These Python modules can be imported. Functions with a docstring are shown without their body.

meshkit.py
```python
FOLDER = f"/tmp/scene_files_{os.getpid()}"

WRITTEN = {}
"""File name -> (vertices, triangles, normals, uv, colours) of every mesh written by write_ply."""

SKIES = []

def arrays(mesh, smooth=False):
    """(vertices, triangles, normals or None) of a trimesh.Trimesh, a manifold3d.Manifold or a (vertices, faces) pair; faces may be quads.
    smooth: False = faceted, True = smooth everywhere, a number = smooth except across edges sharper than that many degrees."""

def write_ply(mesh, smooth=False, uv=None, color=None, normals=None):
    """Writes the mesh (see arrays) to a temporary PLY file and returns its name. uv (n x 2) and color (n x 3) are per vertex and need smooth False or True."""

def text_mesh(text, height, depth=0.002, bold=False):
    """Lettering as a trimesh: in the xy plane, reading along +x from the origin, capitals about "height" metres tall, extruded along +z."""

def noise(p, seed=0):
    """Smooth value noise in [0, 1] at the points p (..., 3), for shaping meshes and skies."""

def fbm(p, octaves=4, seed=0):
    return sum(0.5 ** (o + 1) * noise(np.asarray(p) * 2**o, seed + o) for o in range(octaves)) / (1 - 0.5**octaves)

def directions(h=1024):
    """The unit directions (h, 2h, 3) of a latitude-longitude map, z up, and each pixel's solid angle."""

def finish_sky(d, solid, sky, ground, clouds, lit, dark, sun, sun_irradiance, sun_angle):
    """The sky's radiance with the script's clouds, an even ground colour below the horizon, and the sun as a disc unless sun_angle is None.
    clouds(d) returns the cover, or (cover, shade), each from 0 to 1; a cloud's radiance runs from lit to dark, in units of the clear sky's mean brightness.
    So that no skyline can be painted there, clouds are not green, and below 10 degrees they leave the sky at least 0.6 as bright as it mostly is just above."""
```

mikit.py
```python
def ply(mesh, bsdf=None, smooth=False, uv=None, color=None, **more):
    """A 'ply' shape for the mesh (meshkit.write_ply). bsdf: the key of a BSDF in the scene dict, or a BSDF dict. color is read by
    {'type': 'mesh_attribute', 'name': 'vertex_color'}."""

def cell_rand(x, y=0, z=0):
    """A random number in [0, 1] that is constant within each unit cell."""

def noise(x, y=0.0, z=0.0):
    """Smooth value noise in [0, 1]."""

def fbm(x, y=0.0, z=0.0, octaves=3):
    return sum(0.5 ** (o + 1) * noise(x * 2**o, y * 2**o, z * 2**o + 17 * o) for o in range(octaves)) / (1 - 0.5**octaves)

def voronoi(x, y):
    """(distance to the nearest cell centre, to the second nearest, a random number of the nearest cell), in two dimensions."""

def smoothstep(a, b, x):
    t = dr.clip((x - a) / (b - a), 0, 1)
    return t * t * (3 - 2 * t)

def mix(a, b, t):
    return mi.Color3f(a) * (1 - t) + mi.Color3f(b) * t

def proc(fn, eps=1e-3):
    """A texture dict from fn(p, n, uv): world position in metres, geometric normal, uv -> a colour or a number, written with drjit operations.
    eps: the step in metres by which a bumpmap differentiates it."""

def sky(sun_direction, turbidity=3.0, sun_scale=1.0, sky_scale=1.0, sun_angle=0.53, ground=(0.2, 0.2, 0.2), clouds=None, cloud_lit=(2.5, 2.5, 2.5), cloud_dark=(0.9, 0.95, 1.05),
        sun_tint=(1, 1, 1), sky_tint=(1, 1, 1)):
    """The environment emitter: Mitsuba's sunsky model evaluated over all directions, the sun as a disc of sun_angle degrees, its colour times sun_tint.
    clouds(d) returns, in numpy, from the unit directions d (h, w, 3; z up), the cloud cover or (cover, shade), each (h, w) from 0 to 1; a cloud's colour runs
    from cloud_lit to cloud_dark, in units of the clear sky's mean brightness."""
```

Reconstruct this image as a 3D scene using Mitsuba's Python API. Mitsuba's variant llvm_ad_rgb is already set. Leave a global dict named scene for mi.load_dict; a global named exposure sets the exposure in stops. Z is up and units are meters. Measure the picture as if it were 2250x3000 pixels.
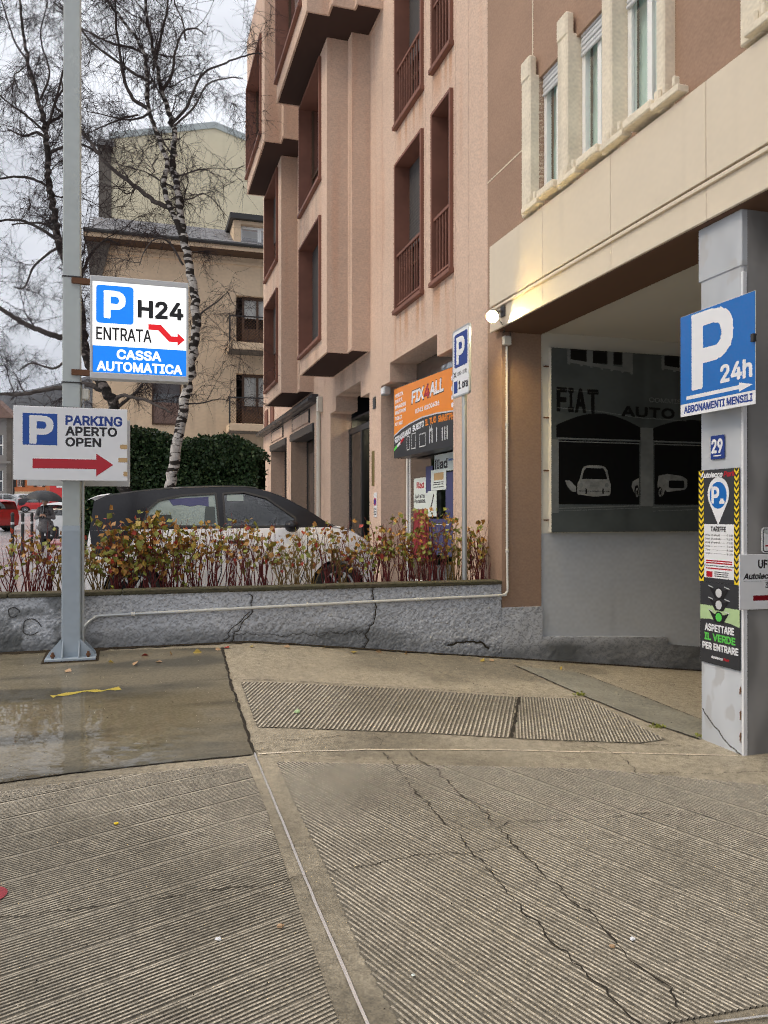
import math, random
import numpy as np, trimesh, drjit as dr, mitsuba as mi, manifold3d as m3
import mikit, meshkit
from mikit import proc, noise, fbm, voronoi, cell_rand, smoothstep, mix
from shapely.geometry import Polygon, LineString, box as sbox, Point
from shapely import affinity
from shapely.ops import unary_union
random.seed(7); rng = np.random.RandomState(11)
T = mi.ScalarTransform4f
scene, labels = {}, {}
# ------------------------------------------------------------------ camera, sky, exposure
EYE = np.array([0, 0, 1.6]); FOC, CU, CV = 1700.0, 829.5, 1112.0
scene['camera'] = {'type': 'perspective', 'fov': 2 * math.degrees(math.atan(829.5 / FOC)), 'fov_axis': 'x', 'near_clip': 0.05, 'far_clip': 3000.0,
                   'to_world': T().look_at(origin=[0, 0, 1.6], target=[0, 1000, 1.6 + 1000 * 6.0 / FOC], up=[0, 0, 1])}
exposure = 2.95
def cloud_fn(d):
    el = np.clip(d[..., 2], 0, 1)
    base = (1 + 2 * el) / 3
    q = np.stack([d[..., 0] / (d[..., 2] + .35), d[..., 1] / (d[..., 2] + .35), d[..., 2] * 1.5], -1)
    n = meshkit.fbm(q * 2.6, 5, 3) - .5
    L = base * (1 + 1.5 * n)
    return np.ones_like(el), np.clip(1 - (L - .3) / .8, 0, 1)
scene['sky'] = mikit.sky([-0.75, -0.35, 0.85], turbidity=3, sun_scale=0.12, sun_angle=25, clouds=cloud_fn, cloud_lit=(2.15, 2.2, 2.32), cloud_dark=(.60, .64, .73))
# ------------------------------------------------------------------ frames and mesh helpers
D2 = np.array([-.2935, .956, 0]); E2 = np.array([.956, .2935, 0]); Z = np.array([0, 0, 1.0]); P0 = np.array([2.386, 5.23, 0])
def W(s, t, z=0.): return P0 + s * D2 + t * E2 + np.array([0, 0, z])
def at(u, v, Y): return np.array([(u - CU) / FOC * Y, Y, 1.6 + (CV - v) / FOC * Y])
class Fr:
    def __init__(s, O, ax, ay=Z):
        s.M = np.eye(4); an = np.cross(ax, ay); s.M[:3, 0], s.M[:3, 1], s.M[:3, 2], s.M[:3, 3] = ax, ay, an, O
def FF(t): return Fr(W(0, t), -D2)          # facade plane: x = -s, y = z, towards the street
def FE(s): return Fr(W(s, 0), E2)           # cross plane: x = t, y = z, towards the viewer
WORLD = Fr(np.zeros(3), np.array([1., 0, 0]), np.array([0, 1., 0]))
BF = FF(0)                                  # local (-s, z, -t)
def tf(m, fr):
    m = m.copy(); m.apply_transform(fr.M); return m
def cat(ms):
    ms = [m for m in ms if m is not None]
    return trimesh.util.concatenate(ms) if len(ms) > 1 else ms[0]
def bx(x0, x1, y0, y1, z0, z1, b=0.0, fr=None):
    if b <= 0:
        m = trimesh.creation.box(extents=(abs(x1 - x0), abs(y1 - y0), abs(z1 - z0))); m.apply_translation(((x0 + x1) / 2, (y0 + y1) / 2, (z0 + z1) / 2))
    else:
        lo, hi = np.minimum((x0, y0, z0), (x1, y1, z1)), np.maximum((x0, y0, z0), (x1, y1, z1)); b = min(b, (hi - lo).min() * .45)
        pts = []
        for k in range(8):
            c = np.array([hi[i] if k >> i & 1 else lo[i] for i in range(3)]); g = np.array([-1 if k >> i & 1 else 1 for i in range(3)])
            for a in range(3):
                p = c + g * b; p[a] = c[a]; pts.append(p)
        m = trimesh.convex.convex_hull(np.array(pts))
    return tf(m, fr) if fr is not None else m
def bs(s0, s1, t0, t1, z0, z1, b=0.0): return bx(-s1, -s0, z0, z1, -t1, -t0, b, BF)
def ext(poly, fr, n0, n1):
    gs = getattr(poly, 'geoms', [poly]); out = []
    for g in gs:
        if g.geom_type != 'Polygon' or g.area < 1e-8: continue
        m = trimesh.creation.extrude_polygon(g, n1 - n0, engine='earcut'); m.apply_translation((0, 0, n0)); out.append(m)
    return tf(cat(out), fr)
def sp(pts): return Polygon([(-s, z) for s, z in pts])       # facade polygon from (s, z)
def text(fr, txt, x, y, h, w=None, n=0.0, depth=.0015, bold=True, shear=0.0, rot=0.0, heavy=None):
    heavy = (.026 if bold else .018) if heavy is None else heavy
    m = meshkit.text_mesh(txt, h, depth, bold)
    v = m.vertices.copy(); v[:, 0] -= v[:, 0].min()
    if w: v[:, 0] *= w / v[:, 0].max()
    v[:, 0] += shear * v[:, 1]
    c, s = math.cos(rot), math.sin(rot)
    if heavy:
        top_ = m.faces[(v[m.faces][:, :, 2] > depth * .9).all(1)]
        g = unary_union([q for q in (Polygon(v[f_][:, :2]).buffer(h * .004, join_style=2) for f_ in top_) if q.area > 0]).buffer(heavy * h, quad_segs=3).simplify(h * .006)
        parts = [trimesh.creation.extrude_polygon(q, depth, engine='earcut') for q in getattr(g, 'geoms', [g]) if q.area > 1e-9]
        m = cat(parts); v = m.vertices.copy()
    m = trimesh.Trimesh(np.stack([x + c * v[:, 0] - s * v[:, 1], y + s * v[:, 0] + c * v[:, 1], v[:, 2] + n], 1), m.faces, process=False)
    return tf(m, fr)
def smooth_path(p, n=6):
    p = np.asarray(p, float)
    if len(p) < 3: return p
    q = np.vstack([2 * p[0] - p[1], p, 2 * p[-1] - p[-2]]); out = []
    for i in range(1, len(q) - 2):
        for t in np.linspace(0, 1, n, endpoint=False):
            a, b, c, d = q[i - 1], q[i], q[i + 1], q[i + 2]
            out.append(.5 * (2 * b + (c - a) * t + (2 * a - 5 * b + 4 * c - d) * t * t + (3 * b - a - 3 * c + d) * t ** 3))
    return np.array(out + [p[-1]])
def tubes(paths, k=6, cap=True):
    V, F, o = [], [], 0
    ang = np.arange(k) * 2 * np.pi / k; ca, sa = np.cos(ang), np.sin(ang)
    for p, r in paths:
        p = np.asarray(p, float); n = len(p); r = np.broadcast_to(r, n)
        tg = np.gradient(p, axis=0); tg /= np.linalg.norm(tg, axis=1, keepdims=True) + 1e-12
        mean = tg.mean(0); ref = np.eye(3)[np.argmin(np.abs(mean))]
        a = np.cross(tg, ref); a /= np.linalg.norm(a, axis=1, keepdims=True) + 1e-12; b = np.cross(tg, a)
        V.append((p[:, None] + r[:, None, None] * (ca[None, :, None] * a[:, None] + sa[None, :, None] * b[:, None])).reshape(-1, 3))
        i = np.arange(n - 1)[:, None] * k; j = np.arange(k)[None]; j2 = (j + 1) % k
        A, B, C, Dd = i + j, i + j2, i + k + j2, i + k + j
        F.append(np.stack([np.stack([A, C, B], -1), np.stack([A, Dd, C], -1)], 2).reshape(-1, 3) + o)
        if cap:
            c0 = np.array([[0, q, q + 1] for q in range(1, k - 1)]); F.append(c0 + o); F.append(c0[:, ::-1] + o + (n - 1) * k)
        o += n * k
    return trimesh.Trimesh(np.vstack(V), np.vstack(F), process=False)
def tube(p, r, k=8): return tubes([(p, r)], k)
def lathe(prof, n=24): return trimesh.creation.revolve(np.array(prof), sections=n)
def key(k):
    if k not in scene and k not in labels and not any(q.startswith(k + '__') for q in scene): return k
    i = 1
    while True:
        kk = f'{k}_{i:03d}'
        if kk not in scene and kk not in labels and not any(q.startswith(kk + '__') for q in scene): return kk
        i += 1
_used = {}
def uniq(k):
    n = _used.get(k); _used[k] = 0 if n is None else n + 1
    return k if n is None else f'{k}_{n + 1:03d}'
def thing(name, label, cat_, group=None):
    k = uniq(name); labels[k] = {'label': label, 'category': cat_}
    if group: labels[k]['group'] = group
    return k
def add(parent, name, mesh, mat, smooth=False, label=None, stuff=False, **kw):
    k = uniq(f'{parent}__{name}' if parent else name)
    scene[k] = mikit.ply(mesh, mat, smooth, **kw)
    if label or stuff:
        labels.setdefault(k, {})
        if label: labels[k]['label'] = label
        if stuff: labels[k]['kind'] = 'stuff'
    return k
def struct(name, label):
    k = uniq(name); labels[k] = {'label': label, 'kind': 'structure'}; return k
# ------------------------------------------------------------------ materials
def rgb(c): return {'type': 'rgb', 'value': list(map(float, c))}
def pm(name, col, rough=.7, spec=.35, metallic=0., bump=None, clearcoat=0., sheen=0.):
    b = {'type': 'principled', 'base_color': proc(col) if callable(col) else rgb(col), 'roughness': proc(rough) if callable(rough) else float(rough), 'specular': float(spec)}
    if metallic: b['metallic'] = float(metallic)
    if clearcoat: b['clearcoat'] = float(clearcoat); b['clearcoat_gloss'] = .95
    if bump: b = {'type': 'bumpmap', 'arbitrary': proc(bump[0], bump[2] if len(bump) > 2 else 1e-3), 'scale': bump[1], 'bsdf': b}
    scene[name] = {'type': 'twosided', 'bsdf': b}
def bump3(f): return lambda p, n, uv: fbm(p.x * f, p.y * f, p.z * f, octaves=2)
def mottle(base, a=.18, f=1.6, b=.12, g=40., streak=0.):
    def fn(p, n, uv):
        q = 1 + a * (fbm(p.x * f, p.y * f, p.z * f, octaves=3) - .5) * 2 + b * (noise(p.x * g, p.y * g, p.z * g) - .5) * 2
        if streak: q = q * (1 - streak * smoothstep(.55, .85, fbm(p.x * 6, p.y * 6, p.z * .35, octaves=2)))
        return mi.Color3f(*base) * q
    return fn
PINK = (.585, .435, .34)
def pink_fn(p, n, uv):
    q = 1 + .10 * (fbm(p.x * 1.1, p.y * 1.1, p.z * .8, octaves=3) - .5) * 2 + .16 * (noise(p.x * 55, p.y * 55, p.z * 55) - .5) * 2
    st = smoothstep(.52, .8, fbm(p.x * 7, p.y * 7, p.z * .3, octaves=2))
    s_ = (p.x - 2.386) * -.2935 + (p.y - 5.23) * .956
    win = dr.maximum(smoothstep(6.05, 6.35, s_) * smoothstep(7.6, 7.3, s_), smoothstep(4.95, 5.2, s_) * smoothstep(5.95, 5.7, s_))
    drop = dr.maximum(smoothstep(4.0, 4.7, p.z) * smoothstep(4.8, 4.7, p.z), smoothstep(7.0, 7.62, p.z) * smoothstep(7.75, 7.62, p.z))
    rust = win * drop * smoothstep(.35, .7, noise(s_ * 11, p.z * .5, 2.))
    soot = smoothstep(.6, .8, fbm(s_ * 3.2, p.z * .16, 7., octaves=3)) * .5
    c = mix(mix(PINK, (.56, .37, .27), st * .7), (.45, .22, .11), rust * .6) * q * (1 - .35 * soot)
    return c
pm('pink_render', pink_fn, .9, .2, bump=(bump3(90.), .006, 2e-3))
pm('brown_render', mottle((.335, .222, .16), .1, 1.5, .1, 60), .9, .2, bump=(bump3(70.), .003, 2e-3))
pm('brown_shaded', (.13, .075, .05), .8, .2)  # brown darkened to put the beam underside shade into its colour
pm('beige_panel', mottle((.655, .57, .44), .05, 1.2, .015, 30, .05), .45, .4)
pm('beige_trim', (.64, .56, .44), .5, .35)
pm('channel_dark', (.20, .15, .10), .6, .3)
pm('cream_stone', mottle((.70, .63, .50), .16, 4, .1, 50, .15), .85, .25)
pm('white_pvc', (.78, .78, .76), .35, .45)
pm('shutter_grey', (.55, .56, .57), .5, .4)
pm('dark_slats', (.075, .07, .068), .6, .3)
pm('red_metal', mottle((.20, .088, .062), .25, 3, .05, 30), .55, .35)
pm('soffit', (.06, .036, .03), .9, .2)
pm('grey_paint', mottle((.52, .545, .57), .16, 1.1, .05, 30, .10), .7, .3)
pm('cream_paint', (.62, .60, .53), .8, .3)
pm('ceiling_paint', (.50, .48, .43), .9, .2)
def pier_fn(p, n, uv):
    f = fbm(p.x * 3, p.y * 3, p.z * 1.2, octaves=3)
    c = mi.Color3f(.50, .53, .565) * (1 + .36 * (f - .5) * 2)
    w = smoothstep(.62, .70, fbm(p.x * 9, p.y * 9, p.z * 4, octaves=3))
    return mix(c, (.42, .42, .42), w * .6)
pm('pier_paint', pier_fn, .65, .3)
def conc_fn(p, n, uv):
    f = fbm(p.x * 2.2, p.y * 2.2, p.z * 2, octaves=3); c = mi.Color3f(.27, .265, .26) * (.75 + .5 * f)
    return c * (1 - .35 * smoothstep(.5, .7, fbm(p.x * 5, p.y * 5, p.z * 1.4, octaves=2)))
pm('grey_concrete', conc_fn, .8, .25, bump=(bump3(40.), .002))
# ground
def gr_fn(p, n, uv):
    big = fbm(p.x * .9, p.y * .9, 0., octaves=3); sm = noise(p.x * 160, p.y * 160, 0.)
    md = noise(p.x * 22, p.y * 22, 3.) + 1.3 * (noise(p.x * 48, p.y * 48, 9.) - .5)
    c = mix((.31, .27, .20), (.185, .162, .12), smoothstep(.35, .7, big))
    return c * (.62 + .50 * sm + .26 * md)
def gr_rough(p, n, uv): return .34 + .35 * noise(p.x * 3, p.y * 3, 5.) + .2 * noise(p.x * 60, p.y * 60, 2.)
pm('concrete', gr_fn, gr_rough, .4, bump=(bump3(110.), .003, 2e-3))
def rib_fn(p, n, uv):
    big = fbm(p.x * 1.1, p.y * 1.1, 0., octaves=3); sm = noise(p.x * 190, p.y * 190, 0.)
    c = mix((.44, .395, .315), (.275, .245, .19), smoothstep(.35, .7, big))
    return c * (.6 + .8 * sm) * (.9 + .2 * noise(p.x * 12, p.y * 12, 0.)) * (.72 + .56 * noise(p.x * 38, p.y * 38, 6.))
pm('rib_concrete', rib_fn, .5, .4)
def groove_fn(p, n, uv): return mi.Color3f(.13, .116, .09) * (.7 + .6 * noise(p.x * 90, p.y * 90, 0.))
pm('groove_concrete', groove_fn, .5, .4)
def wet_fn(p, n, uv):
    a = .3; q = fbm((p.x * .95 + p.y * .29) * 1.1, (p.y * .95 - p.x * .29) * 4.5, 0., octaves=4)
    c = mix((.165, .142, .096), (.08, .072, .052), smoothstep(.3, .65, q))
    return c * (.85 + .3 * noise(p.x * 70, p.y * 70, 0.))
def wet_rough(p, n, uv):
    q = fbm(p.x * 1.6, p.y * 3.2, 4., octaves=3)
    near = smoothstep(-.9, -1.7, p.x) * smoothstep(7.1, 5.9, p.y)
    return dr.clip(.27 - .24 * near * smoothstep(.10, .40, q) , .03, .5)
pm('wet_concrete', wet_fn, wet_rough, .6, bump=(lambda p, n, uv: fbm(p.x * 9, p.y * 14, 0., octaves=2), .0012, 4e-3))
def plaza_fn(p, n, uv):
    return mi.Color3f(.34, .34, .35) * (.7 + .6 * fbm(p.x * .5, p.y * .5, 0., octaves=3)) * (.85 + .3 * noise(p.x * 40, p.y * 40, 0.))
pm('wet_asphalt', plaza_fn, lambda p, n, uv: .07 + .2 * fbm(p.x * .8, p.y * .4, 2., octaves=2), .6)
def plan_fn(p, n, uv):
    base = smoothstep(.16, .0, p.z - .33 - .07 * noise(p.x * 2, p.y * 2, 0.) + smoothstep(-.4, 1.2, p.x) * .30)
    gr = fbm(p.x * 2, p.y * 2, p.z * 2, octaves=3); sp_ = noise(p.x * 75, p.y * 75, p.z * 75) * .6 + .4 * noise(p.x * 38, p.y * 38, p.z * 38)
    left = smoothstep(-2.6, -3.1, p.x) * smoothstep(.45, .62, fbm(p.x * 5, p.y * 5, p.z * 5, octaves=3))
    c = mi.Color3f(.47, .485, .51) * (.78 + .36 * gr) * (.66 + .46 * smoothstep(.25, .6, sp_))
    c = mix(c, (.12, .125, .125), dr.clip(base * .8 * gr * 1.7 + left * .75, 0, 1))
    return c
pm('rough_render', plan_fn, .9, .2)
def moss_fn(p, n, uv): return mix((.085, .07, .052), (.062, .062, .034), noise(p.x * 9, p.y * 9, p.z * 9)) * (.6 + .8 * noise(p.x * 50, p.y * 50, p.z * 50))
pm('mossy_stone', moss_fn, .9, .2)
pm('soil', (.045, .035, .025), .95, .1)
pm('crack', (.040, .035, .028), .9, .1)
pm('aluminium', (.80, .80, .80), .3, .5, metallic=.6)
pm('steel_grey', mottle((.43, .47, .465), .06, 2, .03, 20), .5, .4)
pm('steel_blue', mottle((.33, .385, .435), .08, 2, .03, 25), .45, .4)
pm('galvanised', (.45, .47, .48), .4, .5, metallic=.5)
pm('iron_dark', (.035, .034, .034), .5, .4)
pm('rust', (.14, .07, .04), .8, .2)
pm('white_paint', (.74, .75, .77), .4, .45)
pm('sign_blue', (.01, .065, .32), .3, .5)
pm('sign_blue_bright', (.003, .125, .44), .3, .5)
pm('sign_red', (.42, .008, .02), .35, .5)
pm('dark_red', (.20, .004, .01), .4, .4)
pm('ink_black', (.012, .012, .014), .4, .4)
pm('ink_blue', (.012, .04, .22), .35, .4)
pm('board_dark', (.035, .037, .042), .35, .4)
pm('yellow', (.80, .58, .02), .4, .4)
pm('yellow_worn', (.42, .33, .06), .7, .3)
pm('orange', (.78, .24, .025), .35, .45)
pm('green_print', (.10, .55, .08), .4, .4)
pm('pale_green', (.42, .58, .30), .4, .4)
pm('tape_tan', (.50, .34, .17), .5, .3)
pm('pipe_white', (.66, .65, .60), .45, .4)
pm('mural_wall', mottle((.085, .10, .10), .35, 2.5, .06, 30, .2), .45, .35)
pm('mural_black', (.004, .0045, .005), .4, .3)
pm('mural_light', mottle((.18, .195, .195), .3, 5, .08, 30), .5, .3)
pm('mural_pale', mottle((.24, .25, .245), .45, 16, .1, 60), .5, .3)
pm('room_dark', (.035, .035, .035), .9, .1)
pm('curtain', (.50, .68, .63), .8, .2)
pm('blind', (.60, .60, .57), .7, .2)
pm('paper', (.66, .72, .68), .6, .3)
pm('poster_navy', (.07, .075, .17), .5, .3)
pm('poster_red', (.26, .03, .04), .5, .3)
pm('brass', (.30, .24, .10), .4, .5, metallic=.6)
pm('house_tan', mottle((.61, .465, .32), .12, .8, .06, 14, .12), .9, .15)
pm('house_yellow', mottle((.70, .63, .455), .06, .4, .03, 8, .06), .9, .15)
pm('stone_dark', mottle((.13, .115, .10), .3, 1.5, .1, 8), .9, .15)
pm('slate', (.27, .265, .27), .55, .4)
pm('slate_dark', (.10, .095, .10), .6, .3)
pm('wood_brown', (.085, .05, .032), .6, .3)
pm('far_orange', (.58, .20, .09), .9, .1)
pm('far_cream', (.60, .52, .38), .9, .1)
pm('far_stone', (.22, .21, .20), .9, .1)
pm('far_roof', (.19, .13, .11), .9, .1)
pm('hill', mottle((.085, .088, .095), .3, .02, .2, .15), 1., .0)
pm('car_white', (.82, .82, .83), .3, .5, clearcoat=.8)
pm('car_black', (.012, .012, .016), .18, .22, clearcoat=.35)
pm('dark_glass', (.05, .062, .058), .1, .5)
pm('pale_glass', (.27, .33, .315), .12, .5)  # opaque pale colour stands in for the bright reflection on the car glass
pm('car_roof', (.055, .055, .06), .10, .6, clearcoat=1.)
pm('car_red', (.50, .015, .015), .3, .5, clearcoat=.8)
pm('car_silver', (.45, .47, .49), .35, .5, clearcoat=.5)
pm('tyre', (.022, .022, .022), .85, .2)
pm('lamp_red', (.55, .03, .02), .2, .6)
pm('cloth_dark', (.045, .045, .05), .9, .2)
pm('cloth_grey', mottle((.15, .145, .15), .5, 14, .2, 40), .9, .2)
pm('skin', (.46, .28, .20), .6, .3)
pm('umbrella_cloth', (.028, .030, .034), .55, .4)
scene['glass'] = {'type': 'thindielectric', 'int_ior': 1.5}
scene['tinted_glass'] = {'type': 'thindielectric', 'int_ior': 1.55, 'specular_transmittance': rgb((.30, .34, .33))}
pm('gutter_concrete', mottle((.25, .235, .185), .3, 3, .2, 60), .35, .4)
def bark_fn(p, n, uv):
    hi_ = .06 * smoothstep(3.5, 7.5, p.z)
    b = hi_ + fbm(p.x * 7, p.y * 7, p.z * 15, octaves=3); s = noise(p.x * 5, p.y * 5, p.z * 55)
    dk = dr.maximum(smoothstep(.50, .57, b), smoothstep(.72, .8, s) * .8)
    return mix(mi.Color3f(.43, .41, .385) * (.75 + .5 * noise(p.x * 30, p.y * 30, p.z * 12)), (.028, .024, .022), dk)
pm('birch_bark', bark_fn, .85, .2)
def bark2_fn(p, n, uv): return mix((.17, .15, .14), (.03, .027, .025), smoothstep(.38, .5, fbm(p.x * 8, p.y * 8, p.z * 13, octaves=3)))
pm('grey_bark', bark2_fn, .9, .15)
pm('dark_bark', mottle((.075, .065, .061), .5, 5, .3, 30), .9, .15)
pm('twig', (.055, .042, .042), .9, .1)
pm('stem_red', (.16, .032, .03), .55, .3)
pm('stem_olive', (.23, .145, .05), .6, .3)
def leaf(name, c): scene[name] = {'type': 'twosided', 'bsdf': {'type': 'principled', 'base_color': rgb(c), 'roughness': .45, 'specular': .45}}
leaf('leaf_green', (.23, .245, .045)); leaf('leaf_rust', (.38, .19, .045)); leaf('leaf_red', (.36, .045, .03)); leaf('leaf_yellow', (.42, .30, .06))
leaf('hedge_leaf', (.030, .064, .024)); leaf('hedge_leaf_light', (.085, .135, .055)); leaf('leaf_tan', (.42, .27, .15))
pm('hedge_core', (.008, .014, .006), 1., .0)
# ------------------------------------------------------------------ ground
def zg(x, y):
    x, y = np.asarray(x, float), np.asarray(y, float)
    s = (x - P0[0]) * D2[0] + (y - P0[1]) * D2[1]; t = (x - P0[0]) * E2[0] + (y - P0[1]) * E2[1]
    sc = np.clip(-.3 * t, 0, .93); zw = np.clip(.0165 - .113 * t, -9, .33); zc = -.113 * np.maximum(t - .3, 0)
    return zc + (zw - zc) * np.clip((s - sc) / (3.671 - sc), 0, 1)
drive = struct('driveway', 'wet sloping concrete driveway leading down into the garage')
S, Tt = np.arange(-4.6, 3.701, .06), np.arange(-9, 9.01, .06)
ss, tt = np.meshgrid(S, Tt, indexing='ij')
px, py = P0[0] + ss * D2[0] + tt * E2[0], P0[1] + ss * D2[1] + tt * E2[1]
gv = np.stack([px, py, zg(px, py)], -1).reshape(-1, 3)
ni, nj = ss.shape; ii, jj = np.meshgrid(np.arange(ni - 1), np.arange(nj - 1), indexing='ij')
a_ = (ii * nj + jj).ravel(); q_ = np.stack([a_, a_ + 1, a_ + nj + 1, a_ + nj], 1)
add(drive, 'base_slab', (gv, q_), 'concrete', True)
def drape(poly, h, size=.12):
    v2, f = trimesh.creation.triangulate_polygon(poly, engine='earcut')
    v3 = np.column_stack([v2, np.zeros(len(v2))]); v3, f = trimesh.remesh.subdivide_to_size(v3, f, size, max_iter=14)
    v3[:, 2] = zg(v3[:, 0], v3[:, 1]) + h
    m = trimesh.Trimesh(v3, f, process=False)
    if m.face_normals[:, 2].sum() < 0: m.invert()
    return m
jl = [(-.864, 5.253), (-.487, 3.953), (-.285, 3.246), (-.058, 2.489), (.35, 1.1)]
ju = [(-1.571, 7.641), (-1.277, 6.588), (-1.005, 5.706), (-.864, 5.253)]
curbL = [(-5.2, 3.6), (-2.286, 4.685), (-1.914, 4.87), (-1.379, 5.064), (-.882, 5.226)]
wet = Polygon(ju + curbL[::-1] + [(-5.6, 6.45), (-3.54, 7.22), (-2.81, 7.36), (-2.0, 7.56)])
add(drive, 'wet_slab', drape(wet, .006), 'wet_concrete', True)
def wiggle(p, amp, step=.04, seed=0):
    r = np.random.RandomState(seed); p = np.asarray(p, float); out = []
    for a, b in zip(p[:-1], p[1:]):
        n = max(1, int(np.linalg.norm(b - a) / step)); out += [a + (b - a) * k / n for k in range(n)]
    out = np.array(out + [p[-1]]); return out + r.normal(0, amp, out.shape)
def ribbon(p, w, h, seed=0, vary=.5):
    r = np.random.RandomState(seed); p = np.asarray(p, float); t = np.gradient(p, axis=0); t /= np.linalg.norm(t, axis=1, keepdims=True); n = np.stack([-t[:, 1], t[:, 0]], 1)
    ww = w * (1 - vary + 2 * vary * r.rand(len(p)))[:, None] / 2
    a, b = p + n * ww, p - n * ww; k = len(p)
    V = np.vstack([a, b]); V = np.column_stack([V, zg(V[:, 0], V[:, 1]) + h]); i = np.arange(k - 1)
    return (V, np.stack([i, i + k, i + k + 1, i + 1], 1))
RIBH = .0065
def ribs(polys, az, pitch, seed):
    r_ = np.array([math.sin(az), math.cos(az)]); n_ = np.array([-r_[1], r_[0]]); V, F, F2_, o = [], [], [], 0
    poly = unary_union(polys); c = np.array(poly.exterior.coords); lo, hi = (c @ n_).min(), (c @ n_).max(); ra, rb = (c @ r_).min() - .1, (c @ r_).max() + .1
    rs = np.random.RandomState(seed)
    for k in np.arange(lo + pitch / 2, hi, pitch):
        ln = LineString([n_ * k + r_ * ra, n_ * k + r_ * rb]).intersection(poly)
        for g in getattr(ln, 'geoms', [ln]):
            if g.is_empty or g.length < .05: continue
            a, b = np.array(g.coords[0]), np.array(g.coords[-1]); n = max(2, int(g.length / .09)); tt_ = np.linspace(0, 1, n)[:, None]; cl = a + (b - a) * tt_ + n_ * rs.normal(0, .0006, (n, 1))
            wear = np.clip(1.35 - 1.1 * meshkit.fbm(np.column_stack([cl * 1.3, np.full(n, seed)]), 3), .45, 1.0)
            if seed > 2: wear = np.clip(wear + .25, 0, 1)
            H = RIBH * wear * (.45 if int(round((k - lo) / pitch)) % 13 == 5 else 1) * (.9 + .2 * rs.rand(n)); z0 = zg(cl[:, 0], cl[:, 1])
            for off, hh in ((-.38, -.002), (-.21, 1), (.21, 1), (.38, -.002)):
                q = cl + n_ * off * pitch; V.append(np.column_stack([q, z0 + (.0015 + H if hh == 1 else 0) + (hh if hh != 1 else 0)]))
            i = np.arange(n - 1)[:, None]
            for m_ in range(3): (F if m_ == 1 else F2_).append(np.column_stack([i + m_ * n, i + (m_ + 1) * n, i + (m_ + 1) * n + 1, i + m_ * n + 1]) + o)
            o += 4 * n
    return (np.vstack(V), np.vstack(F)), (np.vstack(V), np.vstack(F2_))
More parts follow.
